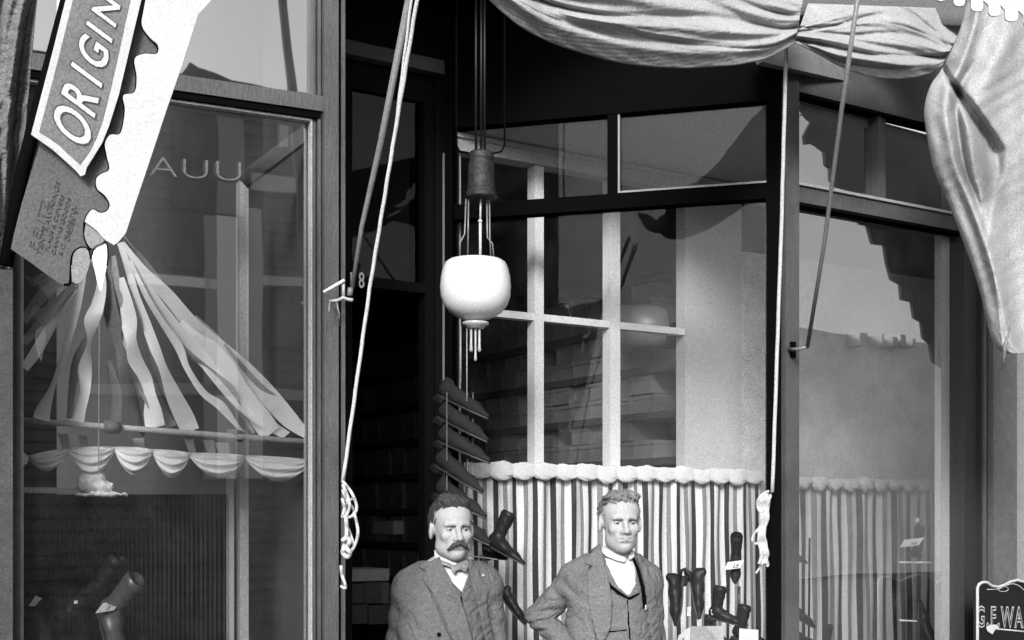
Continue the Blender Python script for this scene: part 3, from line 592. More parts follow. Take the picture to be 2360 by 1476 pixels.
# ================================================================== canvas pieces upper left
Q = Plane(0, 3.05, 500, 3.2)
def scal(poly, off, thick, m, name, label, cat, parent=None, loc=None):
    mb = MB(); mb.slab([Q.at(u, v, off) for u, v in poly], Q.n*thick)
    return link(name, mb.mesh(), m, parent, loc=loc, label=label, cat=cat)
def sm(poly, n=5): return [tuple(p) for p in smooth_pts(poly, n)]
scl = sm([(352, -60), (338, -10), (331, 25), (327, 60), (345, 88), (364, 106), (361, 126), (332, 126), (310, 138), (315, 178), (310, 214), (284, 222), (288, 256), (278, 308), (255, 312), (242, 330), (246, 360), (252, 392), (234, 402), (222, 414), (224, 436), (242, 452), (253, 472), (246, 488), (230, 492), (214, 484), (202, 496), (195, 512)], 4)
flapB = scl+sm([(194, 540), (200, 562), (208, 575), (190, 576), (172, 580), (165, 600), (163, 630), (160, 655), (140, 656)], 3)+[(112, 636), (70, 605), (25, 574), (32, 540), (50, 470), (76, 382), (118, 250), (160, 90), (185, -60)]
M_flap = mat('grey awning duck', .07, .9, .12, 200, bump=.05, coarse=.12)
fb = scal(flapB, .0, -.006, M_flap, 'awning_flap', 'grey scalloped awning flap stamped with a maker name, behind the lettered banner', 'awning', loc=Q.at(110, 656, 0))
edge = [Q.at(u, v, .002) for u, v in flapB[:len(scl)+24]]
mb = MB(); mb.tube(edge, .0034, 8); mb.go('binding', M_dark, fb, smooth=True)
# stamp lettering
def stamp(s, u, v, du, dv, hu, hv, k=1., off_=-.01):
    def fn(x, y, z): return Q.at(u+x*du+y*hu, v+x*dv+y*hv, .0015+z)
    me = text(s, fn, .001, off=off_); return link('stamped_lettering', me, mat('faded stamp ink', .05, .9, .3, 100), fb)
stamp('F.ELITZ', 84, 580, 9.6, -36, -26, -16)
stamp('TENTS,AWNINGS', 94, 590, 5.8, -21.5, -15, -9)
stamp('FLAGS & COVERS', 110, 582, 5, -17, -11, -7)
stamp('CANVAS GOODS', 125, 590, 5, -17, -11, -7)
stamp('& C. MADE TO', 142, 592, 5, -17, -11, -7)
stamp('ORDER  ST.', 158, 560, 5, -17, -11, -7)
stripC = scl+sm([(198, 514), (222, 532), (240, 552), (250, 558)], 3)+[(262, 566), (272, 560), (290, 538), (312, 470), (345, 372), (382, 260), (420, 150), (455, 40), (480, -60)]
M_sun = mat('bright white canvas', .36, .9, .05, 60, grain=.12, coarse=.08)
sc_ = scal(stripC, .022, .005, M_sun, 'awning_valance', 'bright white scalloped canvas strip hanging down to a point above the ribbons', 'awning', loc=Q.at(262, 566, .02))
loopb = sm([(198, 516), (222, 534), (240, 556), (222, 566), (212, 574), (200, 560), (194, 540)], 3)
scal(loopb, .014, .004, mat('soft grey canvas', .17, .9, .06, 60), 'valance_lining', None, None, sc_)
for (poly, mm, lab) in ((sm([(164, 612), (168, 585), (182, 572), (200, 572), (208, 590), (206, 612), (196, 640), (180, 655), (166, 650)], 3), mat('soft grey canvas', .17, .9, .06, 60), 'round grey canvas tab under the stamped flap'), (sm([(212, 590), (218, 570), (232, 560), (246, 563), (248, 600), (240, 640), (232, 672), (222, 640)], 3), M_rib['L'], 'pale looped tab under the tip of the bright canvas strip')):
    t_ = scal(poly, .004, .005, mm, 'canvas_tab', lab, 'canvas tab', loc=Q.at(*poly[4], 0)); mb = MB(); mb.tube([Q.at(u, v, .008) for u, v in poly[:14]], .0022, 8); mb.go('binding', M_dark, t_, smooth=True)
# banner
ban = [(168, -60), (152, 0), (120, 128), (96, 220), (72, 312), (98, 330), (122, 347), (150, 372), (176, 396), (186, 408), (196, 404), (200, 388), (214, 366), (236, 330), (252, 290), (274, 220), (300, 110), (326, 0), (340, -60)]
bn = scal(ban, .03, .006, mat('banner white', .34, .9, .06, 60, grain=.12, coarse=.1), 'banner', 'white bordered cloth banner lettered ORIGIN in slanting outlined capitals', 'banner', loc=Q.at(186, 408, .03))
inn = [(184, -60), (168, 0), (136, 130), (112, 222), (90, 305), (112, 318), (134, 334), (160, 358), (184, 380), (206, 350), (222, 318), (236, 280), (256, 200), (276, 110), (300, 0), (312, -60)]
scal(inn, .0365, .0012, mat('banner grey field', .11, .9, .1, 40, coarse=.25), 'field', None, None, bn)
def bfn(oo):
    def fn(x, y, z):
        sc = 1.14-.085*x; u = 199+x*14-y*78*sc; v = 352-x*62*1.05+y*(-58)*sc*(1.0)+(x*x)*.8
        return Q.at(u, v, oo+z)
    return fn
for o_, off_, mm, nm in ((.0385, .062, mat('banner outline', .05, .9), 'lettering_outline'), (.0405, .018, mat('banner letter white', .38, .9, .03), 'lettering')):
    c = None; xs = [0, 1.16, 2.28, 2.86, 4.0, 4.62]
    for ch, x0 in zip('ORIGIN', xs):
        me = text(ch, (lambda x, y, z, x0=x0, f=bfn(o_): f((x*.98+x0), y, z)), .0012, off=off_, size=1.35)
        link(nm, me, mm, bn)
# folded canvas left of the banner, pole
def fc(a, b):
    u = -60+a*(150+60*0-b*60); v = -60+b*680
    return Q.at(u, v, -.12+.03*math.sin(a*11+b*3)+.012*math.sin(a*23+b*7+2*math.sin(b*5))+.008*math.sin(b*31+a*19+3*math.sin(b*13))*math.sin(a*7+b*9))
MB().grid(fc, 50, 150, thick=Q.n*-.01).go('folded_canvas', mat('dirty canvas', .11, .95, .5, 26, (1, 1, 1.6), bump=.5, coarse=.5, crease=.5, csc=12), None, loc=fc(.5, 1), smooth=True, label='dirty crumpled canvas bundled up at the far left beside the banner', cat='canvas')
mb = MB(); mb.tube([Q.at(172, -60, -.05), Q.at(50, 400, -.05), Q.at(14, 612, -.05)], .017, 12); mb.go('awning_pole', M_dark, None, loc=Q.at(14, 612, -.05), smooth=True, label='dark slanting pole between the crumpled canvas and the banner', cat='pole')
# ================================================================== main awning, rolled and draped
def fy(u): return 5.18*4010/(5800-u)
KN = [(1030, -70), (1110, -15), (1160, 30), (1210, 68), (1280, 102), (1370, 130), (1450, 148), (1560, 157), (1640, 154), (1710, 148), (1780, 130), (1832, 98)]
K2 = [(1832, 98), (1880, 122), (1940, 155), (2000, 175), (2060, 182), (2110, 178), (2150, 166), (2172, 150)]
def edgefn(K):
    P = np.array(smooth_pts(K, 10)); L = np.concatenate([[0], np.cumsum(np.hypot(*np.diff(P, axis=0).T))]); L /= L[-1]
    return lambda a: (np.interp(a, L, P[:, 0]), np.interp(a, L, P[:, 1]))
e1, e2 = edgefn(KN), edgefn(K2)
top1 = lambda a: (1240+a*(1870-1240), -90)
top2 = lambda a: (1862+a*(2240-1862), (8 if a < 0 else 8+a*14-60*(a*a)*.0))
def rolls(e, tp, amp, seed, back):
    rnd = random.Random(seed)
    ridges = [(rnd.uniform(.10, .22), .5), (.36, .6), (.55, .5), (.74, .4), (.9, .3)]
    def fn(a, b):     # b 0 = underside back, .12 = lowest edge, 1 = top
        u0, v0 = e(a); u1, v1 = tp(a); t = max(0, (b-.12)/.88); u = u0+(u1-u0)*t; v = v0+(v1-v0)*t
        y = fy(u0)-.62+.25*t
        gather = (4*a*(1-a))
        y -= .10*math.sin(min(1, t*3.2)*math.pi/2)*(.4+.6*gather)
        for i, (c0, sg) in enumerate(ridges):
            c = c0*(.35+.65*gather)+.05*math.sin(a*5+i*2+seed); wd = .035+.02*gather+.012*math.sin(a*9+i)
            y -= amp*sg*math.exp(-((t-c)/wd)**2)*(.6+.4*math.sin(a*6+i*1.9+seed))
            y += amp*.8*sg*math.exp(-((t-c-wd*1.7)/(wd*.7))**2)*(.7+.3*math.sin(a*7+i*2.3))
        y -= .006*math.sin(a*40+t*25)*(1-gather)
        for i, (c0, m0) in enumerate(((.30, 1.), (.47, .8), (.66, 1.), (.83, .6), (.17, .7))):
            c = c0*(.45+.55*gather)+.07*math.sin(a*3.1+i*1.3+seed); dd = t-c
            y += amp*.42*m0*math.exp(-abs(dd)/(.018+.01*gather))*(.5+.5*math.sin(a*5+i*2.1+seed*2)) - amp*.22*m0*math.exp(-abs(dd-.05)/.03)*(.5+.5*math.sin(a*5+i*2.1+seed*2))
        y += .0018*math.sin(a*40+t*31+2*math.sin(t*19))*math.sin(t*27+a*23)+.0009*math.sin(a*131-t*61)*math.sin(a*37+t*90)
        if b < .12: k = (.12-b)/.12; y = y+.13*k; v = v-16*math.sin(k*math.pi/2)*k
        return P3(u, v, y)
    return fn
aw = empty('rolled_awning', P3(1500, 100, fy(1500)-.4), 'big white canvas awning bunched up in swags above the entrance', 'awning')
MB().grid(rolls(e1, top1, .075, 2, 0), 190, 130, thick=(0, .004, 0)).go('swag', M_canvas, aw, smooth=True)
MB().grid(rolls(e2, top2, .07, 5, 0), 120, 100, thick=(0, .004, 0)).go('swag', M_canvas, aw, smooth=True)
# drop at the right
LE = [(2238, -60), (2215, 60), (2176, 150), (2146, 195), (2132, 240), (2132, 285), (2150, 385), (2182, 460), (2210, 530), (2236, 600), (2258, 670), (2272, 730), (2284, 775), (2296, 800), (2316, 815)]
ee = edgefn(LE)
def drop(a, b):      # a across, b down
    u0, v0 = ee(b); u1 = 2480; v1 = -60+b*878+0*b
    u = u0+(u1-u0)*a; v = v0+(v1-v0)*a
    y = fy(2200)-1.12+.12*a
    y += -.055*math.exp(-((a-.10-.12*b)/.05)**2)*(1-.5*b)+.075*math.exp(-((a-.19-.06*b)/.035)**2)*max(0, math.sin(min(1, max(0, (b-.22)*2.1))*math.pi))
    y -= .04*math.exp(-((a-.42+.3*b)/.09)**2)*math.sin(b*3)
    y += .03*math.sin(a*9+b*4)+.008*math.sin(a*23+b*7)
    y += .05*math.exp(-((v-165)/22)**2)*math.exp(-a*9)
    y -= .06*math.exp(-a*30)*(-1)
    nt_ = [(150, 2172), (190, 2192), (230, 2222), (270, 2246), (310, 2268), (345, 2284), (400, 2292), (470, 2276), (560, 2272)]
    if 150 < v < 560:
        cu = np.interp(v, [q[0] for q in nt_], [q[1] for q in nt_]); wdt = np.interp(v, [150, 190, 345, 420, 560], [5, 9, 26, 16, 4]); dp = np.interp(v, [150, 190, 345, 430, 560], [.04, .09, .11, .04, 0])
        y += dp*math.exp(-max(0, (abs(u-cu)/wdt))**3)
    y += .0035*math.sin(u*.11+v*.05+2*math.sin(v*.03))*math.sin(v*.09)+.006*math.exp(-((u-2330-.1*v)/14)**2)-.014*math.exp(-abs(u-2215-.12*v)/9)*max(0, (v-380)/400)
    return P3(u, v, y)
MB().grid(drop, 200, 180, thick=(0, .004, 0)).go('drop_curtain', M_canvas, aw, smooth=True)
# scalloped fringe and shaded upper cloth, top right
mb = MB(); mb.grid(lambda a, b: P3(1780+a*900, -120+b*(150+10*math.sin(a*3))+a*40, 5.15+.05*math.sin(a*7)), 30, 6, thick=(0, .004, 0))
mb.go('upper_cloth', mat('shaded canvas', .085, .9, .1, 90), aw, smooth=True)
fp = [(2120, -60)]
for (u, v, r) in ((2168, 3, 13), (2211, 15, 13), (2252, 27, 14), (2292, 38, 14), (2331, 50, 15), (2374, 62, 15), (2418, 72, 15), (2462, 80, 15)):
    fp += [(u-r, v-26), (u-r, v-8), (u-r*.7, v-2), (u, v), (u+r*.7, v-2), (u+r, v-8), (u+r, v-26)]
fp += [(2520, -60)]
mb = MB(); mb.slab([P3(u, v, 3.9) for u, v in fp], (0, .006, 0)); fo = mb.go('scalloped_fringe', M_sun, aw)
# soffit strip seen under the awning
mb = MB(); mb.bar(P3(1745, 112, 5.0), P3(2180, 215, 6.0), .12, .03, (0, 1, 0)); link('valance_board', mb.mesh(), mat('valance board', .14, .8, .2, 20), None, loc=P3(1745, 112, 5.0), label='weathered board just under the bunched awning above the right show window', cat='board')
# ================================================================== gas lamp
LY = 5.0; lc = P3(1096, 700, LY); px = LY/FOC
def lz(v): return H+(HV-v)*px
lamp = empty('gas_lamp', P3(1096, 755, LY), 'hanging gas lamp with a round opal glass globe in the entrance', 'lamp')
prof = [(50, 599), (62, 601), (70, 607), (76, 620), (80, 640), (82, 662), (80, 684), (73, 704), (61, 719), (47, 729), (34, 735), (22, 738), (22, 737), (33, 733), (46, 727), (60, 717), (71, 702), (78, 683), (80, 662), (78, 643), (74, 626), (68, 614), (61, 609), (50, 607)]
mb = MB(); mb.lathe([(r*px, lz(v)) for r, v in prof], (lc.x, lc.y), 56); mb.go('globe', mat('opal glass', .66, .22, .03, 20, spec=.5, grain=.12), lamp, smooth=True)
mb = MB(); mb.lathe([(0, lz(742)), (30*px, lz(743)), (31*px, lz(748)), (24*px, lz(751)), (20*px, lz(758)), (0, lz(758))], (lc.x, lc.y), 32); mb.go('bottom_flange', mat('nickel', .4, .3, .1, 30, spec=.8), lamp, smooth=True)
Mn = mat('dull nickel', .3, .35, .15, 60, spec=.7)
for du, v1, r in ((-10, 812, 3.0), (0, 833, 2.6), (9, 812, 3.0)):
    mb = MB(); X = lc.x+du*px; mb.lathe([(r*px, lz(757)), (r*px, lz(v1-14)), (r*1.5*px, lz(v1-4)), (r*.9*px, lz(v1)), (0, lz(v1))], (X, lc.y-.01), 12); mb.go('burner_tube', Mn, lamp, smooth=True)
cy = lc.x+13*px; mb = MB()
mb.lathe([(r*px, lz(v)) for r, v in [(0, 350), (26, 351), (29, 356), (29, 370), (27, 373), (30, 377), (30, 400), (32, 402), (31, 405), (31, 428), (33, 431), (33, 436), (31, 438), (34, 441), (36, 452), (37, 456), (28, 458), (0, 458)]], (cy, lc.y), 36)
mb.go('canopy_cylinder', mat('dark embossed brass', .02, .5, .9, 45, spec=.3, bump=.6), lamp, smooth=True)
M_pipe = mat('dark pipe', .006, .5, .3, 60)
for du, top, mm in ((-2, 300, None),):
    for d2 in (-12, 0, 8):
        mb = MB(); mb.tube([(cy+d2*px, lc.y, lz(354)), (cy+d2*px, lc.y, lz(-130))], 3.2*px, 10); mb.go('supply_pipe', M_pipe, lamp, smooth=True)
for sg, ut in ((-1, 1052), (1, 1163)):
    xx = lc.x+(ut-1096)*px; mb = MB(); mb.tube([(xx, lc.y, lz(-130)), (xx, lc.y, lz(335)), (xx-sg*8*px, lc.y, lz(350)), (cy+sg*22*px, lc.y, lz(355))], 2.2*px, 8); mb.go('side_loop', M_dark, lamp, smooth=True)
for pts in ([(1074, 458), (1071, 540), (1060, 560), (1060, 592)], [(1080, 458), (1078, 592)], [(1122, 458), (1123, 548), (1135, 562), (1138, 592)], [(1128, 458), (1129, 546), (1131, 592)]):
    mb = MB(); mb.tube([P3(u, v, LY) for u, v in pts], 1.9*px, 8); mb.go('hanger_rod', mat('hanger metal', .14, .35, .2, 60, spec=.7), lamp, smooth=True)
mb = MB(); mb.tube([P3(1108, 458, LY), P3(1107, 510, LY)], 2.4*px, 8); mb.tube([P3(1107, 508, LY-.001), P3(1107, 513, LY-.001)], 5*px, 10); mb.tube([P3(1107, 510, LY), P3(1107, 600, LY)], 3.4*px, 10); mb.go('centre_tube', mat('porcelain', .45, .4), lamp, smooth=True)
for u, v1 in ((1062, 880), (1076, 925)):
    mb = MB(); mb.tube([P3(u, 752, LY), P3(u, v1, LY)], 1.3*px, 6); mb.go('pull_chain', Mn, lamp, smooth=True)
# ================================================================== rods and ropes
def tub(name, pts, rad, m, label=None, cat=None, parent=None, n=10, **k):
    mb = MB(); mb.tube(pts, rad, n); return mb.go(name, m, parent, smooth=True, loc=(None if parent else pts[-1]), label=label, cat=cat, **k)
tub('iron_rod', [P3(1982, -40, 4.25), P3(1940, 250, 4.5), P3(1900, 560, 4.85), P3(1861, 800, 5.1)], [.0085, .0082, .008, .008], M_iron, 'thin iron awning arm slanting down to its wall bracket on the right corner post', 'rod')
br = empty('wall_bracket', FP.at(1822, 806, .03), 'small iron bracket on the right corner post holding the awning arm', 'bracket')
tub('bar', [FP.at(1818, 806, .03), P3(1840, 805, 5.12), P3(1862, 800, 5.1)], .0075, M_iron, parent=br)
mb = MB(); FP.box(mb, FP.S(1812), FP.S(1822), FP.Z(1818, 826), FP.Z(1818, 790), .021, .032); mb.go('plate', M_dark, br)
tub('iron_rod', [P3(950, -40, 3.75), P3(877, 332, 3.9), P3(834, 522, 3.98), P3(812, 664, 4.03)], [.0115, .010, .0075, .0065], mat('weathered rod', .11, .6, .2, 60), 'grey awning arm slanting beside the white rope to the left post bracket', 'rod')
br = empty('wall_bracket', LP.at(785, 690, .05), 'iron bracket with a white slanting bar on the left post under the house number', 'bracket')
yb = 4.03
Mb = mat('bright worn iron', .55, .5)
tub('slanting_bar', [P3(746, 674, yb), P3(794, 646, yb)], .0052, Mb, parent=br)
tub('upright', [P3(792, 648, yb+.01), P3(792, 686, yb+.01)], .005, mat('worn iron', .28, .5), parent=br)
tub('cross_bar', [P3(760, 695, yb+.02), P3(778, 693, yb), P3(792, 686, yb), P3(800, 690, yb), P3(812, 692, yb-.02)], .0055, mat('worn iron', .28, .5), parent=br)
tub('socket', [P3(808, 664, yb), P3(806, 682, yb)], .009, M_iron, parent=br)
tub('hook', [P3(776, 698, yb), P3(782, 725, yb), P3(782, 750, yb+.04)], .0025, M_iron, parent=br)
tub('hook', [P3(760, 697, yb), P3(758, 716, yb), P3(760, 720, yb)], .003, M_iron, parent=br)
# ropes
def wob(p0, p1, y0, y1, n=14, a=.0):
    return [P3(p0[0]+(p1[0]-p0[0])*i/n+a*math.sin(i*1.7), p0[1]+(p1[1]-p0[1])*i/n, y0+(y1-y0)*i/n) for i in range(n+1)]
rp = empty('awning_rope', P3(790, 1300, 4.0), 'white awning rope running down to a looped coil on the left post', 'rope')
tub('strand', wob((966, -30), (905, 340), 3.7, 3.85, a=.6)+wob((903, 352), (852, 665), 3.85, 3.95, a=.5)+wob((850, 680), (790, 1112), 3.95, 4.02, a=.5), .0060, M_rope, parent=rp)
tub('strand', wob((952, -30), (908, 320), 3.7, 3.85, a=.5), .0042, M_rope, parent=rp)
def loop(pts, r, y=4.0, par=None, nm='coil'):
    P = smooth_pts(pts, 6); return tub(nm, [P3(p[0], p[1], y-.006*math.sin(i*.7)) for i, p in enumerate(P)], r, M_rope, parent=par)
loop([(790, 1110), (803, 1125), (815, 1145), (822, 1170), (815, 1188), (800, 1193), (788, 1190)], .005, 4.0, rp)
loop([(790, 1118), (800, 1140), (806, 1165), (800, 1185), (792, 1192)], .005, 3.99, rp)
loop([(790, 1130), (797, 1150), (812, 1170), (816, 1182), (806, 1192), (796, 1180), (800, 1160), (812, 1150)], .0045, 4.01, rp)
loop([(789, 1150), (794, 1170), (790, 1188)], .005, 4.0, rp)
loop([(816, 1182), (822, 1205), (825, 1230), (818, 1256), (806, 1275), (796, 1280)], .005, 4.0, rp)
loop([(797, 1190), (799, 1215), (798, 1240), (792, 1262), (790, 1278)], .0065, 3.99, rp)
loop([(799, 1212), (808, 1232), (815, 1258), (808, 1272)], .0045, 4.01, rp)
loop([(790, 1246), (800, 1240), (806, 1250), (798, 1262), (790, 1272), (800, 1284), (806, 1274), (796, 1262)], .0075, 3.98, rp, 'knot')
loop([(786, 1305), (788, 1325), (795, 1345), (796, 1356), (786, 1352)], .005, 4.03, rp, 'tail')
rp = empty('awning_rope', P3(1770, 1300, 5.05), 'taut white rope down the dark corner post ending in a bunched hank', 'rope')
tub('strand', wob((1812, 104), (1800, 560), 4.75, 4.92, a=.3)+wob((1799, 575), (1780, 1135), 4.92, 5.02, a=.3), .0075, M_rope, parent=rp)
rnd = random.Random(4)
for k in range(17):
    o1, o2 = rnd.uniform(-1, 1), rnd.uniform(-1, 1)
    loop([(1770+8*o1, 1132+rnd.uniform(0, 14)), (1760+13*o2, 1165), (1763+9*o1, 1195), (1756+7*o2, 1225), (1757+10*o1, 1250), (1762+9*o2, 1275), (1758+10*o1, 1292+rnd.uniform(-12, 14))], rnd.uniform(.004, .007), 5.03-.012*abs(o1), rp)
loop([(1752, 1215), (1738, 1232), (1734, 1246), (1742, 1254), (1752, 1246)], .0055, 5.03, rp); loop([(1756, 1296), (1750, 1310), (1742, 1322)], .004, 5.04, rp, 'tail'); loop([(1765, 1290), (1770, 1300), (1768, 1306)], .006, 5.03, rp, 'tail')
loop([(1776, 1140), (1766, 1170), (1752, 1180), (1745, 1160), (1756, 1140), (1772, 1132)], .005, 5.02, rp)
# ================================================================== footwear
def f_low(x, y, z):
    d = cap(x, y*1.15, z, (-.105, 0, .045), (-.03, 0, .04), .033, .034)
    d = su(d, cap(x, y, z*1.25, (-.03, 0, .045), (.07, 0, .032), .034, .030), .03)
    d = su(d, cap(x, y, z*1.3, (.07, 0, .030), (.145, 0, .018), .030, .013), .03)
    d = su(d, cap(x, y*1.1, z, (-.11, 0, .05), (-.11, 0, .085), .029, .024), .02)
    d = ss(d, cap(x, y, z, (-.115, 0, .12), (-.02, 0, .095), .026, .028), .008)
    return np.maximum(d, .008-z)
def f_boot(x, y, z):
    d = cap(x, y*1.15, z, (-.105, 0, .045), (-.03, 0, .045), .034, .036)
    d = su(d, cap(x, y, z*1.2, (-.03, 0, .05), (.07, 0, .032), .038, .031), .03)
    d = su(d, cap(x, y, z*1.3, (.07, 0, .030), (.150, 0, .018), .031, .014), .03)
    d = su(d, cap(x, y*1.1, z, (-.085, 0, .07), (-.085, 0, .215), .036, .048), .035)
    d = ss(d, cap(x, y*1.1, z, (-.085, 0, .25), (-.085, 0, .19), .036, .030), .004)
    d = d+.0018*np.sin(z*120+x*60)*np.exp(-((x+.03)/.05)**2)
    return np.maximum(d, .008-z)
def f_sole(x, y, z):
    a = (x+.0)/.165; w = .030+.006*np.cos(x*22-.8); w = np.where(x > .08, w*np.sqrt(np.clip((.160-x)/.08, 0, 1)), w); w = np.where(x < -.10, w*np.sqrt(np.clip((x+.142)/.042, 0, 1)), w)
    return np.maximum(np.abs(y)-w-.002, np.abs(z-.004)-.0045)
def f_heel(x, y, z): return np.maximum(np.maximum(np.abs(x+.112)-.026-z*-.1, np.abs(y)-.027), np.abs(z+.012)-.013)
AX, AY = axis((-.16, .18, .0045)), axis((-.065, .065, .0045))
PR = {}
for nm, fn, zz in (('low', f_low, .15), ('boot', f_boot, .24)):
    PR[nm] = sdf_mesh(fn, AX, AY, axis((-.01, zz, .0045)))
PR['sole'] = sdf_mesh(f_sole, axis((-.16, .18, .004)), AY, axis((-.006, .014, .002)))
PR['heel'] = sdf_mesh(f_heel, axis((-.15, -.07, .004)), axis((-.04, .04, .004)), axis((-.03, .006, .004)))
for m_ in PR.values(): m_.polygons.foreach_set('use_smooth', [True]*len(m_.polygons))
for q in ('low', 'boot'): PR[q].materials.append(M_leather)
PR['sole'].materials.append(M_sole); PR['heel'].materials.append(M_leather)
PR['pale'] = PR['boot'].copy(); PR['pale'].materials.clear(); PR['pale'].materials.append(mat('grey leather', .06, .35, .3, 60, spec=.6))
PR['dull'] = PR['low'].copy(); PR['dull'].materials.clear(); PR['dull'].materials.append(mat('dull charcoal felt', .014, .9, .4, 60))
def shoe(kind, heel, toe, up, label, group=None, name=None, scale=None):
    h, t = Vector(heel), Vector(toe); L = (t-h).length; x = (t-h).normalized(); u = Vector(up); z = (u-x*u.dot(x)).normalized(); y = z.cross(x); s = scale or L/.27
    c = (h+t)/2
    e = empty(name or ('boot' if kind in ('boot', 'pale') else 'shoe'), c, label, 'boot' if kind in ('boot', 'pale') else 'shoe', group)
    e.rotation_euler = Matrix((x, y, z)).transposed().to_euler(); e.scale = (s, s, s)
    for nm, key in (('upper', kind), ('sole', 'sole'), ('heel', 'heel')):
        o = bpy.data.objects.new(nm, PR[key]); COL.objects.link(o); o.parent = e
    return e
# stand of felt shoes beside the doorway
st = empty('shoe_stand', P3(1045, 1230, 5.42), 'thin upright wire stand carrying the column of dark shoes beside the doorway', 'stand')
for u in (1030, 1078, 1090):
    tub('wire', [P3(u, 905, 5.40), P3(u, 1700, 5.40)], .0024, M_iron, parent=st)
wn_ = ['topmost', 'second from the top', 'third from the top', 'fourth from the top', 'fifth from the top', 'toe showing by the left man\'s hair', 'toe showing by the left man\'s cheek']
for i, dv in enumerate((0, 50, 104, 168, 226, 290)):
    hv = 915+dv; tx = (1112, 1112, 1118, 1098, 1108, 1110)[i]; tv = (962, 1016, 1066, 1132, 1192, 1250)[i]
    hu = (1012, 1010, 1008, 1004, 1004, 1030)[i]; 
    if i == 3: hv -= 8
    shoe('dull', P3(hu, hv, 5.46), P3(tx, tv, 5.34), (.28, -.06, 1), 'dark shoe, %s of the column hung beside the doorway' % wn_[i], 'shoes hung in a column beside the doorway', scale=.96)
shoe('boot', P3(1122, 1258, 5.36), P3(1198, 1299, 5.26), (.75, -.25, .9), 'black laced boot pointing down right beside the left man\'s ear', scale=.72)
shoe('boot', P3(1112, 1300, 5.44), P3(1112, 1218, 5.44), (1, -.2, .0), 'dark boot standing on its heel against the striped cloth beside the left man', scale=.46)
tub('display_rail', [P3(1078, 1281, 5.4), P3(1112, 1285, 5.4), P3(1146, 1290, 5.3)], .003, M_iron, 'small nickel display arm sticking out beside the left man\'s collar', 'stand')
shoe('low', P3(1146, 1365, 5.36), P3(1208, 1440, 5.30), (1, -.5, .75), 'glossy black pointed shoe between the two men at elbow height', scale=.62)
# splay window shoes (behind the splay glass)
G = lambda u, v, o=-.16: SP.at(u, v, o)
shoe('low', G(1572, 1330, -.18), G(1562, 1436, -.1), (-1, -.5, 0), 'dark slipper hung toe down, left one of the pair by the right man')
shoe('low', G(1588, 1318, -.2), G(1606, 1420, -.12), (1, -.5, .1), 'dark slipper hung toe down, right one of the pair by the right man')
tub('hanging_strap', [G(1566, 1334), G(1570, 1316), G(1578, 1312), G(1588, 1322), G(1598, 1350)], .008, M_leather, 'black strap looped above the pair of hung slippers', 'strap')
shoe('boot', G(1696, 1282, -.24), G(1694, 1350, -.06), (.0, -.2, 1), 'black boot facing outward on the tall stand, carrying the 15 card', scale=.62)
tub('display_stand', [G(1703, 1352, -.2), G(1703, 1420, -.2)], .007, mat('dark nickel stand', .04, .4), 'dark upright stand under the boot with the 15 card', 'stand')
shoe('boot', G(1650, 1428, -.12), G(1697, 1440, -.10), (.1, -.15, 1), 'tall black boot standing beside the big white price card', scale=.60)
shoe('boot', G(1712, 1476, -.10), G(1745, 1486, -.08), (.0, -.1, 1), 'black boot low beside the corner post, half behind the small white card', scale=.62)
shoe('boot', G(1625, 1470, -.14), G(1668, 1478, -.12), (.1, -.1, 1), 'short black boot peeping over the big white price card', scale=.42)
def card(pts, label, txt=None, tk=None, m=M_card, n=Vector((0, .002, 0))):
    mb = MB(); mb.slab(pts, n); o = link('price_card', mb.mesh(), m, None, loc=pts[0], label=label, cat='price card')
    if txt:
        a, b, d = pts[0], pts[1], pts[3]; ex, ey = (b-a), (d-a)
        x0, y0, sc = tk
        me = text(txt, lambda x, y, z: a+ex*(x0+x*sc)+ey*(y0+y*sc*(ex.length/ey.length))+Vector((0, -.001-z, 0)), .0008, off=.01); link('lettering', me, M_ink, o)
    return o
card([G(1669, 1314, -.05), G(1706, 1310, -.05), G(1715, 1291, -.07), G(1677, 1296, -.07)], 'slanting white price card marked 15 on the boot near the corner post', '15', (.42, .12, .42))
card([G(1583, 1420, -.06), G(1592, 1420, -.06), G(1593, 1399, -.06), G(1584, 1399, -.06)], 'tiny white tag on the hung slippers')
card([G(1667, 1348, -.10), G(1674, 1348, -.10), G(1672, 1329, -.10), G(1664, 1330, -.10)], 'tiny white tag left of the 15 card boot')
card([G(1640, 1418, -.10), G(1650, 1417, -.10), G(1646, 1402, -.10), G(1638, 1406, -.10)], 'small white tag at the back of the tall boot')
card([G(1698, 1418, -.08), G(1710, 1418, -.08), G(1709, 1410, -.08), G(1699, 1411, -.08)], 'tiny white tag at the foot of the dark stand')
card([G(1590, 1520, -.04), G(1670, 1520, -.04), G(1667, 1443, -.04), G(1592, 1444, -.04)], 'big white card standing in the window beside the right man')
card([G(1560, 1490, -.045), G(1589, 1520, -.035), G(1591, 1444, -.035), G(1563, 1466, -.045)], 'folded side leaf of the big white card marked 7', '7', (.3, .25, .8))
card([G(1702, 1530, -.05), G(1747, 1530, -.05), G(1748, 1452, -.05), G(1704, 1449, -.05)], 'small white card low beside the corner post')
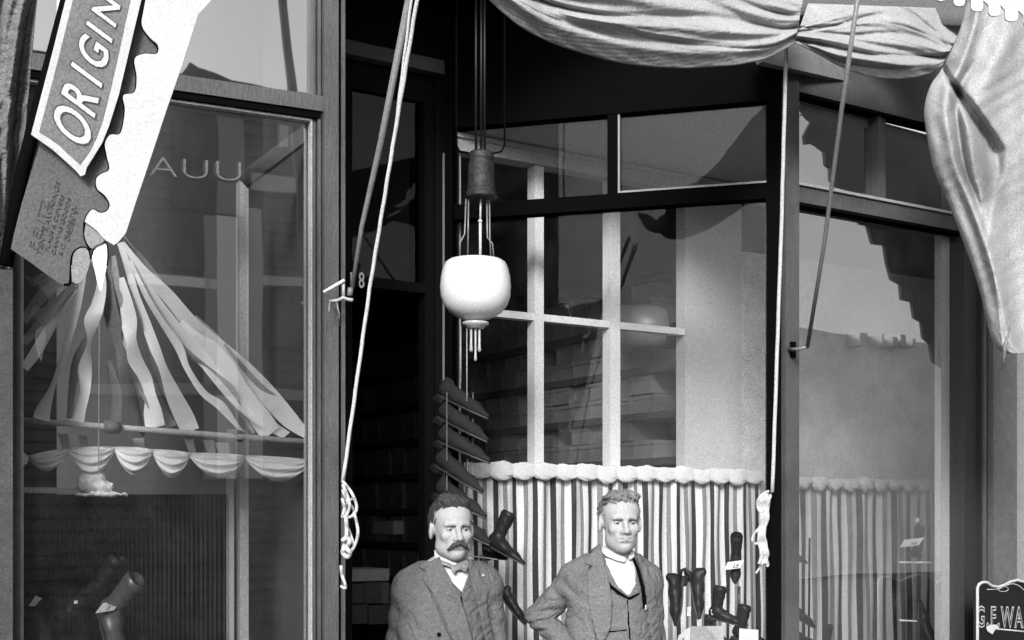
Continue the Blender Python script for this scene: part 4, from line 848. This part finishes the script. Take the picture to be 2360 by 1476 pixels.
# right window things
K = lambda u, v, o=-.22: FP.at(u, v, o)
MS = mat('glass rod', .6, .3)
sd_ = empty('shelf_bracket', K(2192, 1440), 'slender two tier rod stand in the right show window', 'stand')
tub('rod', [K(2074, 1296), K(2130, 1297), K(2196, 1297)], .005, MS, parent=sd_); tub('rod', [K(2073, 1430), K(2130, 1433), K(2192, 1432)], .004, MS, parent=sd_); tub('upright', [K(2180, 1290), K(2178, 1700)], .0022, mat('stand rod', .35, .4), parent=sd_)
tub('display_stand', [K(1866, 1240), K(1862, 1700)], .005, M_dark, 'thin black upright rod against the striped cloth in the right window', 'stand')
shoe('boot', K(2128, 1272, -.30), K(2092, 1292, -.12), (.1, .0, 1), 'dark boot on the upper rod shelf carrying the 35 card', scale=.58)
card([K(2074, 1262, -.09), K(2117, 1257, -.09), K(2131, 1239, -.13), K(2084, 1245, -.13)], 'slanting white price card marked 35 on the boot in the right window', '35', (.46, .15, .40))
shoe('boot', K(2122, 1520, -.2), K(2116, 1384, -.22), (1, -.6, 0), 'black boot hung toe upward on the lower rod shelf', scale=.85)
card([K(2109, 1204, -.2), K(2119, 1204, -.2), K(2118, 1194, -.2), K(2110, 1195, -.2)], 'tiny white tag above the 35 card')
shoe('low', K(1806, 1408, -.16), K(1872, 1446, -.14), (.3, -.3, 1), 'black shoe pointing right beside the corner post in the right window')
shoe('low', K(1800, 1282, -.16), K(1852, 1298, -.14), (.0, -.2, 1), 'grey shoe toe showing beside the corner post below the valance', scale=.5)
shoe('low', K(1822, 1478, -.14), K(1862, 1490, -.14), (.0, -.2, 1), 'black shoe low at the left corner of the right window', scale=.7)
shoe('boot', K(1895, 1500, -.2), K(1950, 1500, -.16), (.0, -.2, 1), 'boot top at the bottom edge of the right window', scale=.5)
# left window footwear
W_ = lambda u, v, o=-.3: LP.at(u, v, o)
shoe('boot', W_(206, 1384), W_(168, 1405, -.16), (.62, -.15, .8), 'black boot leaning back, top cut square, behind the card in the left window', scale=.75)
shoe('boot', W_(56, 1392), W_(38, 1420, -.2), (.35, -.1, 1), 'black boot half hidden by the left pilaster', scale=.75)
card([W_(219, 1414, -.13), W_(262, 1407, -.13), W_(278, 1386, -.17), W_(238, 1390, -.17)], 'slanting white price card marked 2 beside the leaning boot', '2', (.45, .18, .5))
card([W_(66, 1397, -.13), W_(80, 1398, -.13), W_(96, 1380, -.16), W_(82, 1373, -.16)], 'small white tag on the boot by the left pilaster')
card([W_(170, 1392, -.13), W_(179, 1392, -.13), W_(179, 1384, -.14), W_(171, 1385, -.14)], 'tiny white tag left of the leaning boot')
shoe('pale', W_(236, 1424, -.22), W_(262, 1500, -.12), (.8, -.6, .1), 'shiny grey shoe pointing down below the 2 card', name='boot', scale=.8)
shoe('low', W_(64, 1420, -.2), W_(94, 1476, -.12), (.8, -.6, .3), 'glossy black shoe pointing down beside the left pilaster', scale=.75)
shoe('boot', W_(150, 1490, -.3), W_(112, 1500, -.14), (.0, -.3, 1), 'dark boot crown rising from the bottom of the left window', scale=.5)
# ================================================================== sign board
sg_ = [(2243, 1760), (2243, 1356), (2246, 1347), (2254, 1342), (2264, 1342), (2276, 1350), (2290, 1353), (2303, 1349), (2318, 1341), (2334, 1337), (2350, 1341), (2364, 1352), (2374, 1362), (2384, 1352), (2398, 1341), (2414, 1337), (2430, 1341), (2445, 1349), (2458, 1353), (2472, 1350), (2484, 1342), (2494, 1342), (2502, 1347), (2505, 1356), (2505, 1760)]
pts = [FP.at(u, v, .22) for u, v in sg_]
mb = MB(); mb.slab(pts, FP.n*.02); sgo = link('sign_board', mb.mesh(), mat('sign black', .005, .5, .2, 20), None, loc=pts[0], label='black shaped sign board with a white edge lettered G.F.WA beside the right window', cat='sign')
mb = MB(); mb.tube([p+FP.n*.022 for p in pts], .0065, 8); mb.go('edge', mat('sign edge white', .34, .6), sgo, smooth=True)
def sfn(x, y, z): return FP.at(2250+x*27.5, 1444-y*66+x*0.5, .2415+z)
Mg = mat('sign lettering grey', .3, .6, .3, 30)
for off_, mm, o_ in ((.035, Mg, 0), (-.014, mat('sign black', .005), .0012)):
    me = text('G.F.WA', lambda x, y, z: sfn(x, y, z)+FP.n*o_, .0008, off=off_, spacing=1.22); link('lettering', me, mm, sgo)
tub('scroll', [FP.at(u, v, .244) for u, v in smooth_pts([(2275, 1359), (2300, 1358), (2318, 1350), (2334, 1346), (2350, 1352), (2366, 1368), (2374, 1390)], 4)], .0022, Mg, parent=sgo)
tub('scroll', [FP.at(2312+12*math.cos(t), 1358+6*math.sin(t), .244) for t in np.linspace(0, 6.2, 20)], .0016, Mg, parent=sgo)
mb = MB(); mb.slab([FP.at(u, v, .244) for u, v in [(2272, 1446), (2282, 1440), (2296, 1440), (2300, 1448), (2292, 1452), (2286, 1462), (2276, 1456)]], FP.n*.003); mb.go('pointing_hand', M_card, sgo)
tub('rule', [FP.at(2298, 1450, .244), FP.at(2360, 1456, .244), FP.at(2450, 1460, .244)], .0035, Mg, parent=sgo)
# wooden peg on the canvas drop
tub('peg', [P3(2329, 748, fy(2200)-1.16), P3(2316, 800, fy(2200)-1.16), P3(2312, 850, fy(2200)-1.14)], [.001, .008, .006], M_iron, 'pointed peg pinned through the lower corner of the canvas drop', 'peg')
# ================================================================== the two men
M_skin = mat('skin', .29, .65, .08, 50, spec=.25, grain=.12, coarse=.08, bump=.1)
M_lip = mat('lips', .2, .5); M_eyew = mat('eye white', .2, .3, .02); M_iris = mat('iris', .03, .2, .02)
def rotz(x, y, a): c, s = math.cos(a), math.sin(a); return x*c+y*s, -x*s+y*c
def head_fn(P):
    hc, yaw, tilt = P['head'], P['yaw'], P.get('pitch', 0)
    def loc(x, y, z):
        x, y, z = x-hc[0], y-hc[1], z-hc[2]; x, y = rotz(x, y, yaw); return x, y, z
    def fn(X, Y, Z):
        x, y, z = loc(X, Y, Z); ax = np.abs(x)
        d = ell(x, y, z, (0, .015, .036), (.072, .092, .078))
        d = su(d, ell(x, y, z, (0, -.030, .045), (.060, .056, .050)), .03)
        d = su(d, ell(x, y, z, (0, -.022, -.040), (.054, .066, .070)), .035)
        d = su(d, ell(x, y, z, (0, -.058, -.092), (.026, .026, .020)), .03)
        d = su(d, ell(ax, y, z, (P.get('jaw', .034), -.02, -.066), (.022, .032, .024)), .03)
        d = su(d, ell(ax, y, z, (.038, -.066, -.022), (.020, .018, .017)), .02)
        d = su(d, cap(ax, y, z, (.010, -.087, .020), (.040, -.074, .018), .0085, .0065), .014)
        d = ss(d, ell(ax, y, z, (.030, -.098, .003), (.017, .018, .011)), .012)
        d = su(d, cap(x, y, z, (0, -.086, .010), (0, -.109, -.030), .0078, .0118), .010)
        d = su(d, ell(ax, y, z, (.012, -.096, -.034), (.010, .012, .009)), .006)
        d = ss(d, ell(ax, y, z, (.007, -.103, -.041), (.004, .005, .003)), .003)
        d = su(d, ell(x, y, z, (0, -.076, -.058), (.030, .022, .024)), .015)
        d = ss(d, cap(ax, y, z, (0, -.100, -.0595), (.024, -.088, -.060), .0022, .0016), .004)
        d = ss(d, ell(x, y, z, (0, -.094, -.078), (.022, .008, .006)), .008)
        e = cap(ax, y, z, (.074, .012, .012), (.078, .010, -.030), .0, .0)-.0
        ear = ell(ax+y*.25, y, z, (.078, .006, -.006), (.010, .019, .031)); ear = ss(ear, ell(ax+y*.25, y, z, (.088, .001, -.004), (.007, .010, .018)), .004)
        d = su(d, ear, .012)
        return d
    return fn, loc
def man(P):
    root = empty('person', (P['X'], P['Y'], 0), P['label'], 'man'); base = (P['X'], P['Y'], 0)
    hf, loc = head_fn(P); hc = P['head']; J = P['J']; tc = P['torso']
    def torso(x, y, z, g=0.):
        ty = P.get('tyaw', 0); x0, y0 = rotz(x-tc, y-.03, ty)
        k = P.get('wid', 1.)
        d = ell(x0, y0, z, (0, .0, 1.24), (.160*k+g, .110+g, .24+g)); d = su(d, ell(x0, y0, z, (0, .0, 1.05), (.155*k+g, .115+g, .22+g)), .05)
        return d
    def arms(x, y, z, g=0.):
        d = 9.
        for s in ('L', 'R'):
            a, b, c = J['sh'+s], J['el'+s], J['wr'+s]
            q = cap(x, y, z, a, b, .056+g, .043+g); q = su(q, cap(x, y, z, b, c, .041+g, .029+g*1.2), .015)
            d = q if isinstance(d, float) else np.minimum(d, q)
        return d
    hz0 = P['head'][2]
    def shoulders(x, y, z, g=0.):
        nk = (hc[0]+.0, .03, hz0-.165)
        d = cap(x, y, z, J['shL'], nk, .052+g, .050+g); return su(d, cap(x, y, z, J['shR'], nk, .052+g, .050+g), .03)
    def hands(x, y, z):
        d = None
        for s in ('L', 'R'):
            w_ = np.array(J['wr'+s]); dr = np.array(J['hd'+s]); dr = dr/np.linalg.norm(dr); sd2 = np.cross(dr, (0, 0, 1.)) if abs(dr[2]) < .8 else np.array((0, 1., 0)); sd2 /= np.linalg.norm(sd2)
            q = cap(x, y, z, w_, w_+dr*.07, .028, .034)
            for i, (o, L) in enumerate(((-.028, .065), (-.010, .078), (.010, .074), (.028, .058))):
                k0 = w_+dr*.085+sd2*o; k1 = k0+dr*L*.5+np.array((0, -.008, -.004)); k2 = k1+dr*L*.4+np.array((0, -.02, -.01))
                q = su(q, cap(x, y, z, k0, k1, .0100, .0092), .006); q = su(q, cap(x, y, z, k1, k2, .0092, .0082), .004)
            t0 = w_+dr*.03-sd2*.028; q = su(q, cap(x, y, z, t0, t0+dr*.05-sd2*.03, .012, .010), .008)
            d = q if d is None else np.minimum(d, q)
        return d
    def legs(x, y, z, g=0.):
        d = None
        for s in (-1, 1):
            hx = tc+s*.085; q = cap(x, y, z, (hx, .03, .95), (hx+s*.02, .01, .50), .085+g, .060+g); q = su(q, cap(x, y, z, (hx+s*.02, .01, .50), (hx+s*.03, .03, .10), .058+g, .042+g*1.6), .03)
            d = q if d is None else su(d, q, .03)
        return d
    def feet(x, y, z):
        d = None
        for s in (-1, 1):
            hx = tc+s*.115; q = cap(x, y, z, (hx, .05, .05), (hx+s*.02, -.13, .035), .042, .034); d = q if d is None else np.minimum(d, q)
        return np.maximum(d, -z+.005)
    neck = lambda x, y, z, g=0.: cap(x, y, z, (hc[0], hc[1]+.022, hc[2]-.07), (hc[0]-.004, .035, hc[2]-.20), .046+g, .052+g)
    def body(x, y, z):
        d = np.full(x.shape, 1.)
        m = z > 1.0
        b1 = su(hf(x, y, z), neck(x, y, z), .022)
        b2 = su(torso(x, y, z), shoulders(x, y, z, -.006), .04); b2 = su(b2, arms(x, y, z, -.006), .03); b2 = su(b2, legs(x, y, z), .04)
        b = su(b1, b2, .025); return np.minimum(b, hands(x, y, z))
    hz = hc[2]
    X = axis((-.52, hc[0]-.11, .014), (hc[0]-.11, hc[0]+.11, .0034), (hc[0]+.11, .42, .014)); Y = axis((-.20, hc[1]-.13, .012), (hc[1]-.13, hc[1]+.12, .0034), (hc[1]+.12, .26, .014)); Z = axis((.04, hz-.14, .014), (hz-.14, hz+.13, .0032))
    link('body', sdf_mesh(body, X, Y, Z, base), M_skin, root, smooth=True)
    # eyes
    for s in (-1, 1):
        for nm, r, off, m_ in (('eye', .0115, 0, M_eyew), ('iris', .0068, .0064, M_iris)):
            lx, ly, lz_ = s*.030+(.0012 if nm == 'iris' else 0), -.0715-off, .0005; gx, gy = rotz(lx, ly, -P['yaw'])
            me = bpy.data.meshes.new(nm); import bmesh
            bm = bmesh.new(); bmesh.ops.create_uvsphere(bm, u_segments=16, v_segments=10, radius=r); bmesh.ops.translate(bm, verts=bm.verts, vec=(P['X']+hc[0]+gx, P['Y']+hc[1]+gy, hz+lz_)); bm.to_mesh(me); bm.free()
            link(nm, me, m_, root, smooth=True)
    HX = axis((hc[0]-.13, hc[0]+.13, .0035)); HY = axis((hc[1]-.15, hc[1]+.15, .0035))
    def ls(f): return lambda X_, Y_, Z_: f(*loc(X_, Y_, Z_))
    # lids and brows
    def lids(x, y, z):
        ax = np.abs(x); r = np.sqrt((ax-.030)**2+(y+.0715)**2+(z-.0005)**2)-.0128
        up = .0026-z+.16*(ax-.030)*0-.12*np.abs(ax-.030)*0; lo = z+.0030; return np.maximum(r, np.minimum(np.maximum(up, y+.07), np.maximum(lo, y+.07)))
    link('eyelid', sdf_mesh(ls(lids), HX, axis((hc[1]-.12, hc[1]-.02, .0022)), axis((hz-.02, hz+.03, .0018)), base), M_skin, root, smooth=True)
    def brow(x, y, z):
        ax = np.abs(x); q = cap(ax, y, z, (.013, -.0960, .0145+P.get('brow', 0)), (.045, -.080, .0125), .0030, .0020); return q+.0012*np.sin(ax*900)*np.sin(z*700)
    link('eyebrow', sdf_mesh(ls(brow), HX, axis((hc[1]-.13, hc[1]-.02, .0022)), axis((hz, hz+.04, .0016)), base), mat('eyebrow hair', .06, .8), root, smooth=True)
    def lip(x, y, z):
        ax = np.abs(x); return cap(ax, y, z, (0, -.0990, -.0630), (.025, -.0860, -.0600), .0030, .0014)
    link('lips', sdf_mesh(ls(lip), HX, axis((hc[1]-.13, hc[1]-.03, .0022)), axis((hz-.08, hz-.045, .0016)), base), M_lip, root, smooth=True)
    # hair
    hm_ = link('hair', sdf_mesh(ls(P['hair']), axis((hc[0]-.12, hc[0]+.12, .003)), axis((hc[1]-.14, hc[1]+.14, .003)), axis((hz-.09, hz+.15, .003)), base), P['hairm'], root, smooth=True)
    rn = random.Random(3); me = hm_.data; me.update(); vs, fs = [], []
    for vtx in rn.sample(list(me.vertices), 2600):
        p = vtx.co.copy(); nr = vtx.normal
        if nr.length < .1 or p.y > .1: continue
        cdir = Vector((.35*math.sin(p.z*60+p.x*30)+(.5 if p.x > 0 else -.5), .55+rn.uniform(-.3, .3), .25-max(0, .10-(p.z-hz))*9+rn.uniform(-.3, .3))); t = (cdir-nr*cdir.dot(nr))
        if t.length < .05: continue
        t.normalize(); sd3 = nr.cross(t).normalized()*.0011; L = rn.uniform(.006, .013)*P.get('hl', 1); b0 = len(vs)
        vs += [p-sd3, p+sd3, p+t*L*.5+nr*.0016+sd3*.8, p+t*L*.5+nr*.0016-sd3*.8, p+t*L+nr*rn.uniform(0, .0016)]; fs += [(b0, b0+1, b0+2, b0+3), (b0+3, b0+2, b0+4)]
    me2 = bpy.data.meshes.new('strands'); me2.from_pydata([tuple(v) for v in vs], [], fs); so_ = bpy.data.objects.new('hair_strands', me2); COL.objects.link(so_); so_.parent = hm_; me2.materials.append(P['hairm'])
    if 'moust' in P: link('moustache', sdf_mesh(ls(P['moust']), HX, axis((hc[1]-.14, hc[1]-.03, .0022)), axis((hz-.1, hz-.02, .002)), base), P['moustm'], root, smooth=True)
    # clothes: shirt, waistcoat, jacket, trousers
    k = P['Y']/FOC
    def lx(u): return (u-CX)*k-P['X']
    def lzz(v): return EYE+(HV-v)*k
    def inpoly(x, z, poly):
        r = np.zeros(x.shape, bool); n = len(poly)
        for i in range(n):
            (x1, z1), (x2, z2) = poly[i], poly[(i+1) % n]
            c = ((z1 > z) != (z2 > z)); c &= x < (x2-x1)*(z-z1)/(z2-z1+1e-12)+x1; r ^= c
        return r
    def base_t(x, y, z, g): return su(torso(x, y, z, g), shoulders(x, y, z, g-.004), .04)
    CXa = axis((-.34, .30, .0085)); CYa = axis((-.18, .22, .0085)); CZa = axis((1.0, 1.50, .0085))
    def shirt(x, y, z):
        d = base_t(x, y, z, .006); d = su(d, neck(x, y, z, .004), .01); return np.maximum(d, z-(hz-.135))
    link('shirt', sdf_mesh(shirt, CXa, CYa, axis((1.0, hz-.12, .0075)), base), P['shirtm'], root, smooth=True)
    vv = [(lx(u), lzz(v)) for u, v in P['vestV']]
    def carve(d, x, y, z, poly, r=.0):
        m = inpoly(x, z, poly) & (y < .03); return np.where(m, np.maximum(d, .004), d)
    def vest(x, y, z):
        d = base_t(x, y, z, .014)+.0015*np.sin(z*130+x*30); return carve(d, x, y, z, vv)
    fine = axis((-.16, .16, .0045))
    link('waistcoat', sdf_mesh(vest, axis((-.22, -.12, .01), (-.12, .15, .0045), (.15, .22, .01)), CYa, axis((.92, lzz(P['vtop']), .0045)), base), P['suit'], root, smooth=True)
    jo = [(lx(u), lzz(v)) for u, v in P['open']]
    def jacket(x, y, z):
        d = su(base_t(x, y, z, .026), arms(x, y, z, .010), .007)
        for fx, fz, a_, ky in P['folds']:
            d = d+a_*np.sin((x*fx+z*fz)*1.0+ky)*np.clip(1-np.abs(y-.0)*2, 0, 1)
        for (c, rr, f1, f2, am) in P['wrink']:
            wgt = np.exp(-(((x-c[0])/rr)**2+((z-c[2])/rr)**2)); d = d+am*wgt*(1-2*np.abs(np.sin((x*f1+z*f2+1.2*np.sin(x*25))*.5)))
        d = d+.0016*np.sin(x*46+2*np.sin(z*21))*np.sin(z*33+1.5*np.sin(x*27))+.0012*np.abs(np.sin(z*41+x*60+y*30))
        d = np.maximum(d, z-(hz-.118)); d = np.maximum(d, -(neck(x, y, z, .016))); d = np.maximum(d, .72-z)
        return carve(d, x, y, z, jo)
    link('jacket', sdf_mesh(jacket, axis((-.46, .34, .0055)), axis((-.24, .26, .0075)), axis((.70, 1.02, .012), (1.02, 1.50, .0055)), base), P['suit'], root, smooth=True)
    def trous(x, y, z): return np.maximum(np.maximum(su(legs(x, y, z, .016), ell(x, y, z, (tc, .03, .95), (.17, .125, .14)), .04), z-1.02), .06-z)
    link('trousers', sdf_mesh(trous, axis((-.3, .3, .012)), axis((-.16, .2, .012)), axis((.05, 1.03, .012)), base), P['suit'], root, smooth=True)
    link('boots', sdf_mesh(feet, axis((-.3, .3, .01)), axis((-.2, .14, .01)), axis((-.01, .12, .008)), base), M_leather, root, smooth=True)
    # draped flat pieces: lapels, collar, tie ... traced outline laid on the cloth underneath
    def drape(name, poly, g, th, m, fnb=None, res=.004):
        P2 = [(lx(u), lzz(v)) for u, v in poly]; xs = [p[0] for p in P2]; zs = [p[1] for p in P2]
        f0 = fnb or (lambda x, y, z: base_t(x, y, z, .026))
        X_ = np.arange(min(xs)-.012, max(xs)+.012, res); Z_ = np.arange(min(zs)-.012, max(zs)+.012, res)
        def pd(x, z):       # signed distance to polygon
            d = np.full(x.shape, 9.); n = len(P2)
            for i in range(n):
                a = np.array(P2[i]); b = np.array(P2[(i+1) % n]); e = b-a; t = np.clip(((x-a[0])*e[0]+(z-a[1])*e[1])/max((e*e).sum(), 1e-9), 0, 1)
                d = np.minimum(d, np.hypot(x-a[0]-e[0]*t, z-a[1]-e[1]*t))
            return np.where(inpoly(x, z, P2), -d, d)
        def fn(x, y, z):
            s = f0(x, y, z); return np.maximum(np.maximum(pd(x, z)-.0005, np.abs(s-g)-th), y-.08)
        return link(name, sdf_mesh(fn, X_, axis((-.20, .10, .004)), Z_, base), m, root, smooth=True)
    for nm, poly, g, th, m in P['drape']: drape(nm, poly, g, th, m)
    return root, lx, lzz, base_t
def tweed(n, v):
    return mat(n, v, .95, .3, 120, bump=.2, coarse=.25, grain=.24, crease=.5, csc=8)
M_shirt = mat('white linen', .4, .8, .04, 60, grain=.06)
# --- left man
YL = 4.70; kL = YL/FOC; XL = (1040-CX)*kL
suL = tweed('dark grey tweed', .088)
def lxx(u): return (u-CX)*kL-XL
def lzv(v): return EYE+(HV-v)*kL
def hairL(x, y, z):
    d = ell(x, y, z, (0, .018, .040), (.0785, .098, .086)); d = su(d, ell(x, y, z, (.002, -.034, .098), (.052, .040, .026)), .02); d = su(d, ell(x, y, z, (-.026, -.02, .108), (.026, .035, .024)), .02)
    line = np.where(y < -.04, .078, np.where(y < .01, .078-(y+.04)*1.9, -.017-(y-.01)*.7)); line = np.where((np.abs(x) > .066) & (y < -.02), .02, line)
    return np.maximum(d, line-z)+.0014*np.sin(x*260+z*60+y*40+3*np.sin(z*60))+.0012*np.sin(x*130-y*160+1)+.0016*np.sin(y*300+z*200)
def moL(x, y, z):
    ax = np.abs(x); q = cap(ax, y, z, (.003, -.107, -.048), (.022, -.101, -.057), .0085, .0080); q = su(q, cap(ax, y, z, (.022, -.101, -.057), (.040, -.085, -.074), .0078, .0030), .005)
    return q+.0012*np.sin(ax*520+z*420)+.0008*np.sin(ax*800-z*300)
man(dict(X=XL, Y=YL, label='moustached man in a dark tweed suit and patterned bow tie standing left of the doorway', head=(0, -.01, lzv(1221)), yaw=math.radians(20), jaw=.041, torso=-.018, wid=1.0, tyaw=math.radians(14),
    J=dict(shL=(lxx(946), .03, lzv(1358)), elL=(lxx(912), .05, 1.10), wrL=(lxx(915), .0, .86), hdL=(0.05, -.1, -1), shR=(lxx(1116), .05, lzv(1354)), elR=(lxx(1140), .06, 1.10), wrR=(lxx(1135), -.02, .86), hdR=(-.05, -.1, -1)),
    hair=hairL, hairm=mat('dark hair', .03, .7, .5, 110, (1, 1, 3)), moust=moL, moustm=mat('moustache hair', .04, .8, .4, 130), shirtm=M_shirt, suit=suL,
    vestV=[(1020, 1270), (1072, 1260), (1078, 1330), (1066, 1362), (1030, 1325)], vtop=1292,
    open=[(1030, 1262), (1075, 1262), (1086, 1310), (1112, 1390), (1135, 1480), (1140, 1700), (1085, 1700), (1048, 1480), (1020, 1415), (980, 1330)],
    folds=[(18, 6, .0025, 0), (7, 14, .002, 1)], wrink=[((lxx(905), 0, 1.2), .09, 40, 60, .004), ((lxx(1150), 0, 1.2), .06, 60, 90, .004)],
    drape=[('lapel', [(996, 1292), (1014, 1282), (1022, 1300), (1040, 1330), (1062, 1372), (1078, 1420), (1092, 1476), (1096, 1560), (1066, 1560), (1052, 1476), (1026, 1415), (1000, 1362), (976, 1330), (984, 1314), (968, 1306), (980, 1296)], .004, .0035, suL),
           ('lapel', [(1078, 1290), (1088, 1288), (1094, 1300), (1116, 1340), (1126, 1362), (1122, 1372), (1126, 1420), (1140, 1476), (1150, 1560), (1130, 1560), (1120, 1476), (1104, 1400), (1088, 1340)], .004, .0035, suL),
           ('collar', [(1000, 1268), (1012, 1274), (1032, 1284), (1050, 1292), (1056, 1300), (1048, 1306), (1024, 1298), (1004, 1286)], -.006, .006, M_shirt),
           ('bow_tie', [(1008, 1286), (1030, 1294), (1050, 1302), (1062, 1294), (1078, 1290), (1082, 1302), (1076, 1318), (1064, 1312), (1056, 1312), (1050, 1322), (1044, 1316), (1040, 1306), (1014, 1298)], -.002, .007, mat('patterned silk', .14, .6, .9, 90)),
           ('button', [(1012, 1452), (1020, 1452), (1020, 1460), (1012, 1460)], .004, .003, M_dark), ('button', [(1028, 1570), (1036, 1570), (1036, 1578), (1028, 1578)], .004, .003, M_dark),
           ('lapel_pin', [(1112, 1322), (1119, 1324), (1118, 1330), (1112, 1328)], .007, .002, M_card),
           ('waistcoat_edge', [(1062, 1362), (1065, 1362), (1074, 1420), (1088, 1476), (1086, 1478), (1071, 1420)], -.010, .002, M_dark)]))
# --- right man
YR = 4.85; kR = YR/FOC; XR = (1428-CX)*kR
suR = tweed('mid grey wool', .105)
def rx(u): return (u-CX)*kR-XR
def rz(v): return EYE+(HV-v)*kR
def hairR(x, y, z):
    d = ell(x, y, z, (0, .018, .040), (.0775, .098, .084)); d = su(d, ell(x, y, z, (.018, -.040, .100), (.048, .036, .024)), .018); d = su(d, ell(x, y, z, (-.020, -.030, .094), (.042, .04, .022)), .02)
    line = np.where(y < -.04, .072+.1*np.clip(-x, 0, .05), np.where(y < .005, .072-(y+.04)*1.7, -.005-(y-.005)*.8)); line = np.where((np.abs(x) > .064) & (y < -.02), .025, line)
    return np.maximum(d, line-z)+.0042*np.sin(x*150+z*110+y*70)*np.sin(z*170-x*60)+.0024*np.sin(x*330+y*130+2*np.sin(z*90))
man(dict(X=XR, Y=YR, label='clean shaven man in a mid grey suit and open white shirt, right hand on hip', head=(0, -.01, rz(1206)), yaw=math.radians(9), torso=rx(1412), wid=1.0, tyaw=math.radians(12), brow=-.001,
    J=dict(shL=(rx(1326), .04, rz(1340)), elL=(rx(1246), .10, rz(1424)), wrL=(rx(1318), -.03, rz(1500)), hdL=(.8, -.2, -.4), shR=(rx(1488), .05, rz(1342)), elR=(rx(1512), .08, 1.10), wrR=(rx(1506), .0, .86), hdR=(-.05, -.1, -1)),
    hair=hairR, hairm=mat('fair hair', .13, .7, .5, 90, (1, 1, 2)), shirtm=M_shirt, suit=suR,
    vestV=[(1385, 1240), (1462, 1240), (1464, 1310), (1462, 1345), (1446, 1372), (1420, 1350), (1396, 1300)], vtop=1262,
    open=[(1385, 1240), (1470, 1240), (1478, 1290), (1486, 1380), (1496, 1476), (1500, 1700), (1385, 1700), (1372, 1476), (1364, 1440), (1356, 1380), (1352, 1320)],
    folds=[(16, 8, .0025, 2), (9, 12, .002, 0)], wrink=[((rx(1250), 0, rz(1430)), .07, -50, 170, .0085), ((rx(1300), 0, rz(1370)), .07, 70, 70, .005), ((rx(1515), 0, 1.2), .06, 60, 60, .004)],
    drape=[('lapel', [(1366, 1268), (1384, 1254), (1388, 1290), (1398, 1330), (1406, 1380), (1402, 1440), (1384, 1476), (1374, 1476), (1364, 1440), (1352, 1380), (1350, 1318), (1363, 1304), (1346, 1298)], .004, .0035, suR),
           ('lapel', [(1464, 1278), (1476, 1282), (1490, 1308), (1504, 1345), (1510, 1380), (1522, 1430), (1530, 1476), (1500, 1476), (1490, 1380), (1478, 1320)], .004, .0035, suR),
           ('collar', [(1384, 1252), (1398, 1262), (1420, 1276), (1440, 1284), (1438, 1296), (1420, 1292), (1396, 1282), (1384, 1272)], -.008, .006, M_shirt),
           ('collar', [(1446, 1280), (1456, 1266), (1462, 1272), (1460, 1286), (1448, 1290)], -.008, .006, M_shirt),
           ('neck_cord', [(1454, 1284), (1460, 1284), (1472, 1312), (1482, 1352), (1488, 1398), (1478, 1398), (1474, 1352), (1464, 1312)], -.004, .004, M_dark),
           ('waistcoat_collar', [(1396, 1330), (1404, 1344), (1420, 1358), (1444, 1374), (1470, 1364), (1470, 1368), (1446, 1380), (1418, 1366), (1398, 1350)], -.009, .003, M_dark),
           ('waistcoat_edge', [(1440, 1380), (1443, 1380), (1446, 1430), (1450, 1478), (1446, 1478), (1442, 1430)], -.010, .002, M_dark),
           ('pocket_slip', [(1390, 1374), (1402, 1376), (1404, 1386), (1392, 1388)], -.006, .003, M_card), ('pocket', [(1390, 1390), (1408, 1390), (1408, 1393), (1390, 1393)], -.008, .003, M_dark),
           ('pencil_tip', [(1483, 1392), (1487, 1392), (1487, 1404), (1483, 1404)], -.001, .003, M_card),
           ('waistcoat_seam', [(1382, 1450), (1440, 1446), (1440, 1449), (1382, 1454)], -.010, .002, M_dark)]))
